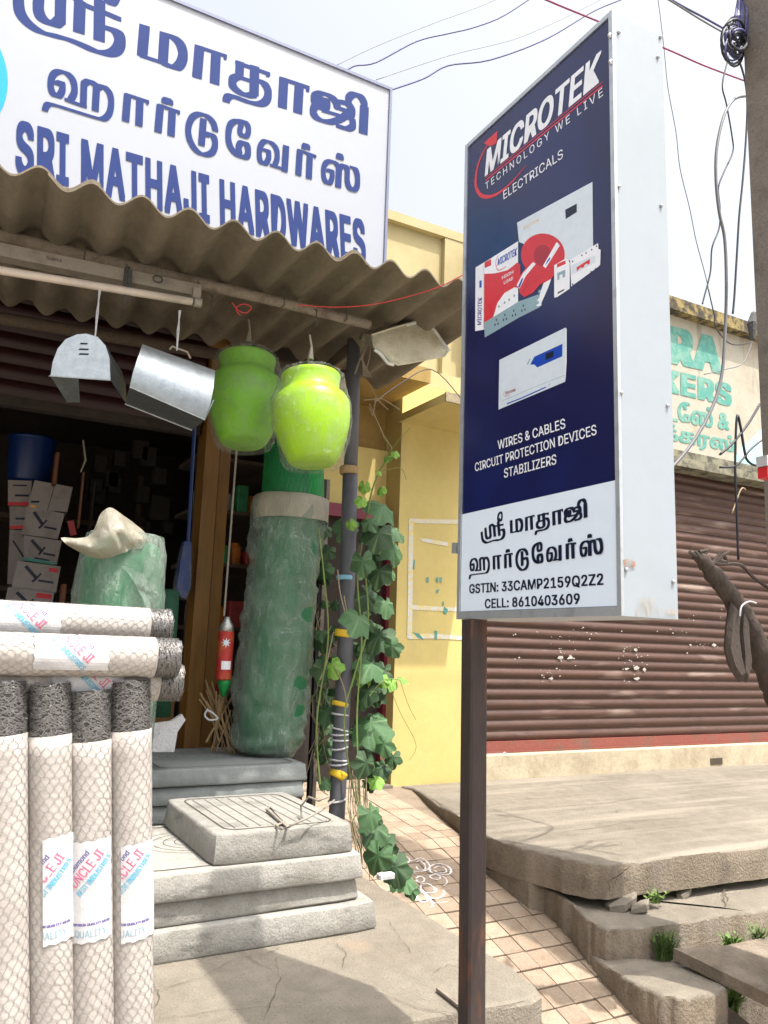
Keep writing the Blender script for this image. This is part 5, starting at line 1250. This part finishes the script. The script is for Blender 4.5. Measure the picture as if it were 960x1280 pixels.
for a_, b_ in ((478,420),(470,460),(465,500)): spoly([c2(a_-8,b_-8),c2(a_+8,b_-14),c2(a_+6,b_+6),c2(a_-10,b_+12)], 'inkgrey', .0049)
spoly([c2(580,235),c2(665,185),c2(690,215),c2(690,400),c2(600,460),c2(580,462)], 'inkwhite', .0049); spoly([c2(600,225),c2(660,200),c2(662,225),c2(600,252)], 'inkred', .0051)
spoly([c2(602,290),c2(658,265),c2(658,315),c2(640,325),c2(638,295),c2(618,305),c2(616,335),c2(602,340)], 'inkgrey', .0051); spoly([c2(605,425),c2(650,402),c2(650,412),c2(605,438)], 'inkblack', .0051)
spoly([c2(692,195),c2(890,78),c2(893,120),c2(908,125),c2(905,230),c2(892,245),c2(700,385)], 'inkwhite', .0050); spoly([c2(700,235),c2(870,165),c2(870,215),c2(702,305)], 'inkpale', .0052)
spoly([c2(738,250),c2(832,190),c2(832,222),c2(818,232),c2(812,222),c2(795,232),c2(790,248),c2(775,255),c2(768,248),c2(755,262),c2(740,280)], 'inkred', .0054)
for a_, b_ in ((710,208),(845,125),(878,100),(710,370),(872,260),(840,280),(775,165),(805,148)): spoly([c2(a_-5,b_),c2(a_,b_-9),c2(a_+6,b_),c2(a_,b_+9)], 'inkblack', .0056)
spoly([c4(40,480),c4(835,90),c4(845,280),c4(830,740),c4(30,1075)], 'inkpale', .0022); spoly([c4(835,90),c4(848,110),c4(848,500),c4(832,745)], 'inkwhite', .0024)
spoly([c4(460,440),c4(798,285),c4(795,435),c4(495,570),c4(460,535),c4(410,535)], 'inkblue', .0027); spoly([c4(595,405),c4(690,370),c4(688,445),c4(598,480)], 'inkblack', .0029)
spoly([c4(368,535),c4(400,465),c4(412,465),c4(385,535)], 'inkgrey', .0027); sline([c4(130,1005),c4(300,940),c4(600,805)], .0014, 'inkblue', .0027, sm=False); sline([c4(625,800),c4(650,760)], .0010, 'inkgrey', .0027, sm=False)
sline([c4(80,970),c4(450,810),c4(830,660)], .0005, 'inkgrey', .0026, sm=False); stext('Microtek', c4(115,900),c4(238,850),c4(115,860), 'inkdarkred', d=.0028, offset=.02); sline([c4(115,850),c4(92,885),c4(105,915),c4(160,900)], .0005, 'inkred', .0028)
# Tamil lines on the white panel: the banner strokes mapped on the sign plane
def map_strokes(strs, boxp, name):
    """boxp: px quad TL, TR, BL on the sign for the strokes' own bounding box on the banner plane"""
    pcs = pieces(strs, .3); pts = [[P(x,y,Y=BY) for x, y in q] for q in pcs]
    al = [p for q in pts for p in q]; xa, xb = min(p.x for p in al), max(p.x for p in al); z_a, z_b = min(p.z for p in al), max(p.z for p in al)
    TL, TR, BL = [SP(*q) for q in boxp]; g = G(); d = .0
    for q in pts:
        g.poly([TL+(TR-TL)*((p.x-xa)/(xb-xa))+(BL-TL)*((z_b-p.z)/(z_b-z_a))+V((-d,0,0)) for p in q]); d += .0000022
    part(name, g, M['inkblack'], ps)
map_strokes(SRI, ((600,646),(631,638),(601,681)), 'tamil_lettering')
map_strokes(LINE1, ((637,642),(734,622),(637.5,674)), 'tamil_lettering')
map_strokes(LINE2, ((586,690),(754,665),(586,724)), 'tamil_lettering')
# screws, hinges and stains on the box
for x, y in ((774,40),(823,71),(774,233),(827,257),(777,491),(835,507),(783,712),(842,727),(826,46)):
    g = G(); c = P(x,y,Y=ya); n = 8
    g.loft([[c+V((.0035*k*math.cos(2*PI*i/n), yy, .0035*k*math.sin(2*PI*i/n))) for i in range(n)] for yy, k in ((.002,1),(-.0015,1),(-.0028,.5))], True, True); part('screw', g, M['steel'], ps, smooth=True)
for y in (685,):
    g = G(); c = P(571,y,X=XS-.001); g.box(tuple(c+V((-.006,.0,-.012))), tuple(c+V((.012,.012,.012)))); part('hinge', g, M['steel'], ps)
for x, y in ((763,45),(764,78)):
    g = G(); c = P(x,y,X=XS-.004); g.tube([c+V((0,0,-.004)),c+V((-.004,0,0)),c+V((0,0,.004))], .003, 6); part('clip', g, M['steel'], ps)
M['rust_stain'] = plastic('rust_stain', (0.30,0.14,0.06), (0.05,.75), .9, 60, .1, ridge=0)
g = G(); g.poly([P(x,y,Y=ya-.0005) for x, y in ((779,700),(786,698),(794,702),(795,708),(788,710),(780,708))]); part('rust_patch', g, M['rust_stain'], ps)
M['mud_stain'] = plastic('mud_stain', (0.42,0.33,0.2), (-.25,.55), .9, 30, .1, ridge=0)
g = G(); g.poly([P(x,y,Y=ya-.0006) for x, y in ((795,769),(797,752),(806,745),(816,748),(824,760),(846,763),(847,769))]); part('mud_patch', g, M['mud_stain'], ps)
pc = P(593,785,Y=1.44); pcb = P(589.5,1280,Y=1.44); dpole = (pcb-pc)/(pcb.z-pc.z)
zb_ = -.125; pbot = pc+dpole*(zb_-pc.z); ptop = pc+dpole*(1.561-pc.z); hw = .0215
rings = [[p+V((a*hw,b*hw,0)) for a, b in ((-.8,-1),(.8,-1),(1,-.8),(1,.8),(.8,1),(-.8,1),(-1,.8),(-1,-.8))] for p in (pbot, pbot.lerp(ptop,.5), ptop)]
g = G(); g.loft(rings, True, True); part('pole', g, M['rust'], ps)
g = G(); g.box((pbot.x-.06,pbot.y-.06,-.128),(pbot.x+.06,pbot.y+.06,-.11)); part('base_plate', g, M['rust'], ps)

# ================================================================== UTILITY POLE, CABLES, DEAD BRANCH
UX = 2.80; UY = 1.84
up_ = thing('utility_pole', 'rough grey concrete utility pole with coiled cables at the right edge', 'utility pole', (UX+.13,UY+.1,-.1))
g = G(); g.loft([[(UX,UY,z),(UX+w_,UY,z),(UX+w_,UY+.16,z),(UX,UY+.16,z)] for z, w_ in ((-.12,.27),(2.0,.265),(4.0,.25),(7.0,.235))], True, True); part('pole_shaft', g, M['conc_pole'], up_)
g = G(); c = P(941,432,Y=UY-.01); g.box((UX-.02,UY-.012,c.z-.012),(UX+.3,UY-.002,c.z+.03)); g.box((UX-.02,UY-.012,c.z-.012),(UX-.012,UY+.1,c.z+.03)); part('steel_bracket', g, M['steel'], up_)
g = G(); c = P(938,408,Y=UY); g.tube([P(942,392,Y=UY+.02),P(940,405,Y=UY),P(941,425,Y=UY)], [.010,.018,.010], 8); part('cable_clump', g, M['wirecore'], up_)
g = G(); c = P(950,580,Y=UY-.03); g.box((c.x+.012,UY-.05,c.z-.05),(c.x+.15,UY-.01,c.z-.01)); part('red_box', g, M['inkred'], up_)
g = G(); g.box((c.x+.006,UY-.055,c.z-.008),(c.x+.15,UY-.01,c.z+.03)); part('white_box', g, M['cloth'], up_)
for z0_, z1_, dd_ in ((3.55,3.68,0),(3.62,3.5,0),(3.30,3.48,0),(3.35,3.25,0),(3.92,4.05,0),(4.1,3.98,0),(4.15,4.3,0)):
    g = G(); g.tube([V((UX-.006,UY-.008,z0_)),V((UX+.14,UY-.016,(z0_+z1_)/2+.01)),V((UX+.27,UY-.008,z1_))], .006, 6); part('wrapped_cable', g, M['black_cable'], up_)
def cable(name, pts, Yc_, r, m, label, group='overhead cables', k=5):
    g = G(); q = cat([(a[0], a[1], a[2] if len(a) > 2 else Yc_) for a in pts], k); g.tube([P(x,y,Y=yy) for x, y, yy in q], r, 6); return solo(name, g, M[m], label, 'cable', group=group, smooth=True)
cable('cable', [(380,112),(432,88),(445,82),(470,78),(520,52),(560,42),(590,35),(625,22),(660,0),(690,-20)], 6, .008, 'blue_cable', 'dark knotted cable behind the banner corner, upper thick one')
cable('cable', [(420,82),(470,58),(540,30),(600,8),(640,-10)], 6, .003, 'grey_cable', 'faint thin wire above the thick knotted cable')
cable('cable', [(470,118),(490,112),(530,98),(560,82),(612,75),(680,50),(740,15),(775,0),(800,-12)], 5.5, .008, 'blue_cable', 'dark cable passing behind the top of the pole sign')
cable('cable', [(470,100),(560,70),(640,50),(700,25),(760,-5)], 5.5, .003, 'grey_cable', 'faint thin wire above the cable behind the pole sign')
cable('cable', [(640,-20),(683,0),(746,26),(830,60),(880,82),(936,103)], 3.2, .006, 'red_cable', 'maroon cable running behind the sign to the utility pole')
cable('cable', [(800,-26),(843,2),(880,22),(912,40)], 2.6, .006, 'blue_cable', 'upper of the two cables slanting to the coil on the utility pole')
cable('cable', [(795,-22),(833,-2),(875,24),(910,44)], 2.6, .005, 'grey_cable', 'lower grey one of the two cables slanting to the coil')
cable('cable', [(820,-15),(824,10),(830,60),(835,110),(845,165),(850,210),(862,260),(870,300),(882,345),(890,382)], 4.3, .004, 'grey_cable', 'thin wavy wire dropping just right of the sign side')
cable('cable', [(912,68),(903,105),(908,130),(915,170),(916,190),(905,215),(898,235),(900,260),(899,285),(890,310),(888,340),(880,372),(878,380)], 2.6, .0045, 'black_cable', 'knotted dark wire hanging from the coil to the parapet')
cable('cable', [(932,120),(918,124),(905,145),(896,185),(895,225),(899,265),(906,300),(908,360),(906,420),(902,470),(890,510),(868,550),(842,582),(826,592)], 2.55, .008, 'grey_cable', 'thick grey cable sweeping down across the painted wall')
cable('cable', [(918,60),(930,95),(934,130),(932,180),(928,230),(924,270),(921,320),(918,370),(916,392)], 2.5, .0055, 'black_cable', 'straight dark cable hanging close beside the utility pole')
cable('cable', [(885,360),(893,395),(895,410),(910,428),(925,431),(940,427)], 3.4, .004, 'black_cable', 'short wire looping from the parapet to the pole bracket')
cable('cable', [(945,410),(930,452),(905,462),(880,468)], 3.8, .004, 'grey_cable', 'thin wire crossing the letters toward the pole')
cable('cable', [(950,505),(935,530),(915,555),(900,568)], 2.3, .006, 'black_cable', 'stiff dark wire pointing down left from the pole')
cable('cable', [(923,700),(921,640),(919,580),(921,522),(925,530),(930,560),(934,575),(945,582),(960,580)], 2.3, .006, 'black_cable', 'dark cable bent like a hairpin beside the pole')
cable('cable', [(960,545),(940,560),(920,582),(900,584)], 2.3, .005, 'black_cable', 'cable curving low across the sky blue paint patch')
cable('cable', [(915,642),(926,612),(932,612)], 2.9, .004, 'drystem', 'short dry wire under the parapet ledge')
cable('cable', [(466,505),(500,480),(540,462),(578,500)], 3.9, .003, 'black_cable', 'thin wire between the awning end and the ledge')
cl = thing('cable_coil', 'tangled coil of black and blue cables tied at the top of the utility pole', 'cable coil', P(920,60,Y=2.0))
rc = random.Random(5)
for k in range(12):
    c = V((918+rc.uniform(-4,6), 50+rc.uniform(-10,10))); rx_ = rc.uniform(6,15); ry_ = rc.uniform(10,26); ph = rc.uniform(0,3); tl_ = rc.uniform(-.6,.8)
    pts = []
    for i in range(17):
        a = 2*PI*i/16; x = rx_*math.cos(a); y = ry_*math.sin(a); pts.append(P(c.x+x*math.cos(tl_)-y*math.sin(tl_)*.6, c.y+x*math.sin(tl_)+y*math.cos(tl_), Y=1.98+.06*math.sin(a+ph)))
    g = G(); g.tube(pts, rc.uniform(.004,.007), 6, False); part('cable_loop', g, M['black_cable' if k % 3 else 'blue_cable'], cl, smooth=True)
g = G()
for k in range(9):
    x = 926+rc.uniform(-4,8); g.tube([P(x,rc.uniform(-20,0),Y=2.0),P(x+rc.uniform(-4,4),20,Y=1.97),P(x+rc.uniform(-5,3),45,Y=1.98)], .005, 5)
part('cable_bunch', g, M['blue_cable'], cl)
# dead branch
db = thing('dead_branch', 'dark dead branch with hanging bark reaching in front of the brown shutter', 'branch', P(960,860,Y=2.0))
g = G(); bp = [(868,694),(880,702),(890,716),(905,735),(920,755),(935,780),(948,808),(958,838),(975,880),(1000,930)]; br_ = [.014,.026,.030,.034,.038,.040,.042,.044,.046,.048]
def tubew(pts, rs, Yc_, n=12, j=.004):
    g = G(); q = cat([(p[0],p[1],r) for p, r in zip(pts, rs)], 5); P3 = [P(x,y,Y=Yc_) for x, y, r in q]; g.tube(P3, [r*rnd.uniform(.93,1.07) for _, _, r in q], n)
    for v in g.v: v.xyz = v+V((rnd.uniform(-j,j),rnd.uniform(-j,j),rnd.uniform(-j,j)))
    return g
part('main_limb', tubew(bp, br_, 2.0), M['bark'], db, smooth=True)
for q in ([(913,752),(922,760),(920,790),(924,825),(930,850),(923,853),(913,836),(907,812),(909,780)],[(925,756),(932,772),(934,805),(937,832),(932,854),(927,846),(926,812),(923,785)]):
    cq = [P(x,y,Y=1.98) for x, y in q]; cm_ = sum(cq, V((0,0,0)))/len(cq)
    g = G(); g.loft([[cm_+(p-cm_)*.8+V((0,-.016,0)) for p in cq],[p for p in cq],[cm_+(p-cm_)*.85+V((.004,.018,0)) for p in cq]], True, True); part('hanging_bark', g, M['bark'], db, auto=30)
g = G()
for pp in ([(885,702),(900,705),(925,706),(940,720),(960,735)],[(868,694),(862,690)],[(878,696),(884,688),(874,690)],[(893,704),(902,695),(912,690)],[(896,700),(908,702),(905,694)],[(890,706),(897,696),(900,690)]):
    g.tube([P(x,y,Y=1.99) for x, y in cat(pp)], .007, 6)
part('twig', g, M['bark'], db)
g = G(); g.tube([P(x,y,Y=1.95) for x, y in cat([(925,770),(927,758),(936,752),(945,754)])], .0035, 5); part('pale_tie', g, M['cloth'], db)

# ================================================================== VINE ON THE POST
vn = thing('gourd_vine', 'leafy gourd vine climbing the grey post beside the maroon door', 'vine', P(440,1040,Y=3.2))
def leaf_mesh(seed):
    r_ = random.Random(seed); g = G(); n = 32; out_ = []
    for k in range(n):
        a = -PI*.5+2*PI*(k+.5)/n; ang = (k+.5)/n*2*PI
        lob = .84+.09*math.cos(5*(ang-PI))+.03*math.cos(13*ang+seed)+.06*r_.uniform(-1,1)
        if k < 1 or k > n-2: lob *= .45
        if k == 1 or k == n-2: lob *= .9
        out_.append((lob, a))
    g.v.append(V((0,0,0)))
    for f in (.5, 1.0):
        for lob, a in out_:
            x = math.cos(a)*lob*f; y = math.sin(a)*lob*f*1.08+.15*f
            z = -.30*f*f*(lob)+.10*math.cos(5*(a+PI/2))*f+.09*r_.uniform(-1,1)*f - .12*abs(x)
            g.v.append(V((x*.5,y*.5,z*.5)))
    for k in range(n): 
        g.f.append((0,1+k,1+(k+1) % n)); g.f.append((1+k,1+n+k,1+n+(k+1) % n,1+(k+1) % n))
    me = g.mesh('leaf', smooth=True); return me
def veins(m, colv):
    t = m.node_tree; L = t.links; b = t.nodes['Principled BSDF']; src = b.inputs['Base Color'].links[0].from_socket
    tc = N(t,'ShaderNodeTexCoord'); sp = N(t,'ShaderNodeSeparateXYZ'); L.new(tc.outputs['Object'], sp.inputs[0])
    at = N(t,'ShaderNodeMath', operation='ARCTAN2'); L.new(sp.outputs['X'], at.inputs[0]); L.new(sp.outputs['Y'], at.inputs[1])
    a = N(t,'ShaderNodeMath', operation='MULTIPLY'); L.new(at.outputs[0], a.inputs[0]); a.inputs[1].default_value = 3.5
    c = N(t,'ShaderNodeMath', operation='COSINE'); L.new(a.outputs[0], c.inputs[0])
    r1 = N(t,'ShaderNodeMapRange'); r1.inputs['From Min'].default_value = .93; r1.inputs['From Max'].default_value = 1.0; L.new(c.outputs[0], r1.inputs['Value']); r1.inputs['To Max'].default_value = .55
    mx = N(t,'ShaderNodeMix', data_type='RGBA'); L.new(r1.outputs[0], mx.inputs['Factor']); L.new(src, mx.inputs['A']); mx.inputs['B'].default_value = (*colv,1); L.new(mx.outputs['Result'], b.inputs['Base Color'])
veins(M['leaf'], (0.13,0.22,0.09)); veins(M['leaf2'], (0.30,0.42,0.12))
LM = [leaf_mesh(i) for i in range(5)]
for me in LM: me.materials.append(M['leaf'])
LM2 = [leaf_mesh(i+9) for i in range(2)]
for me in LM2: me.materials.append(M['leaf2'])
rl = random.Random(21)
def leaf(x, y, s, Yl, young=False, tilt=None):
    if x < 402: x = 402+rl.uniform(0,6); Yl = max(Yl, 3.38)
    me = rl.choice(LM2 if young else LM); o = bpy.data.objects.new('leaf', me); COL.objects.link(o); o.parent = vn
    p = P(x, y, Y=Yl); view = (EYE-p).normalized()
    nrm = (view*1.0+V((rl.uniform(-.6,.6), rl.uniform(-.3,.3), rl.uniform(-.15,.95)))).normalized()
    dn = V((rl.uniform(-.6,.6), rl.uniform(-.2,.2), -1)); yv = (dn-nrm*dn.dot(nrm)).normalized(); xv = yv.cross(nrm)
    Mx = Matrix((xv, yv, nrm)).transposed().to_4x4(); Mx = Matrix.Translation(p-wloc(vn)) @ Mx @ Matrix.Scale(s, 4); o.matrix_local = Mx
px2m = 3.5/992
LV_ = [(480,632,50),(430,662,38),(455,650,24),(472,668,42),(490,688,34),(412,690,24),(450,700,30),(474,716,42),(452,742,44),(482,752,34),(404,724,24),(446,775,44),(472,792,42),(492,806,28),(402,800,26),(440,838,40),(466,828,46),(487,840,26),(404,842,26),(452,866,28),(462,905,54),(408,888,36),(478,930,30),(402,930,34),(450,950,40),(474,960,26),(464,1014,34),(472,1036,40),(482,1056,34),(474,1072,38),(492,1084,36),(505,1100,30),(514,1112,20),(392,870,22),(394,755,18)]
for x, y, s in LV_: leaf(x+rl.uniform(-3,3)+(5 if 425 < x < 460 else 0), y+rl.uniform(-3,3), s*px2m*1.02*rl.uniform(.85,1.12), (3.02 if y < 1000 else 2.9)+rl.uniform(-.12,.14) + (.26 if x < 445 else 0))
for x, y, s in ((494,566,14),(484,572,13),(474,590,10),(455,608,18),(476,612,16),(490,852,22),(503,848,18),(478,850,20),(452,625,18),(438,655,16)): leaf(x, y, s*px2m, 3.0+rl.uniform(-.1,.1), True)
for _ in range(20): leaf(rl.choice((rl.uniform(386,412), rl.uniform(440,484))), rl.uniform(690,980), rl.uniform(12,26)*px2m, 3.28+rl.uniform(-.1,.25), rl.random() < .15)
for _ in range(70):
    y = rl.uniform(655,985); x = rl.gauss(464,14) if rl.random() < .75 else rl.uniform(388,420)
    if 420 < x < 442: x += 22
    leaf(min(x, 494), y, rl.uniform(15,32)*px2m, 3.14+rl.uniform(-.06,.16), rl.random() < .06)
for _ in range(14): y = rl.uniform(1015,1105); leaf(456+(y-1010)*.5+rl.gauss(0,7), y, rl.uniform(16,28)*px2m, 2.95+rl.uniform(-.08,.1))
g = G()
for pp, r_ in (([(450,1000),(446,900),(452,800),(447,720),(458,650),(466,610),(480,580),(494,566)],.004),([(458,1040),(440,980),(430,900),(444,840),(460,780),(455,700)],.0035),([(470,1060),(500,1090),(515,1115)],.0035),([(400,980),(396,900),(410,800),(405,720),(398,660)],.0035),([(462,870),(480,850),(500,850)],.002),([(480,574),(484,556),(478,545)],.0012),([(480,574),(492,558),(512,535)],.0012),([(474,590),(500,585),(508,600)],.0012),([(484,850),(500,890),(520,930),(512,950)],.0012),([(500,850),(510,880),(520,900)],.0012),([(452,1080),(450,1060),(440,1030),(452,1010)],.003)):
    g.tube([P(x,y,Y=3.02) for x, y in cat(pp)], r_, 5)
part('stem', g, M['stem'], vn)
g = G()
for k in range(22):
    x = rl.uniform(436,458); y0 = rl.uniform(960,1000); g.tube([P(x,y0,Y=3.05),P(x+rl.uniform(-3,10),y0+45,Y=3.02),P(x+rl.uniform(0,22),y0+rl.uniform(75,110),Y=3.0)], .0022, 4)
for k in range(26):
    x = rl.uniform(390,425); y0 = rl.uniform(740,960); g.tube([P(x,y0,Y=3.3),P(x+rl.uniform(-14,14),y0+25,Y=3.27),P(x+rl.uniform(-16,20),y0+rl.uniform(35,70),Y=3.3)], .002, 4)
for pp in ([(422,712),(425,740),(432,768)],[(432,768),(438,790),(430,745)],[(418,830),(430,860),(434,885)],[(417,790),(408,830),(400,850)]): g.tube([P(x,y,Y=3.06) for x, y in cat(pp)], .003, 4)
part('dry_tendrils', g, M['drystem'], vn, kind='stuff')
g = G(); c = P(482,1098,Z=.705); g.bbox(tuple(c+V((-.03,-.015,0))), tuple(c+V((.03,.015,.018))), .004); solo('paper_litter', g, M['cloth'], 'scrap of white litter under the trailing vine leaves', 'litter')
g = G(); a = onR(545,1238) if False else P(545,1238,Z=.705); b = P(575,1262,Z=.705); g.loft([[p+V((0,0,0)), p+V((.012,.006,0)), p+V((.012,.006,.006)), p+V((0,0,.006))] for p in (a, b)], True, True); solo('wood_strip', g, M['pipe'], 'short weathered wood strip lying at the foot of the sign pole', 'wood strip')
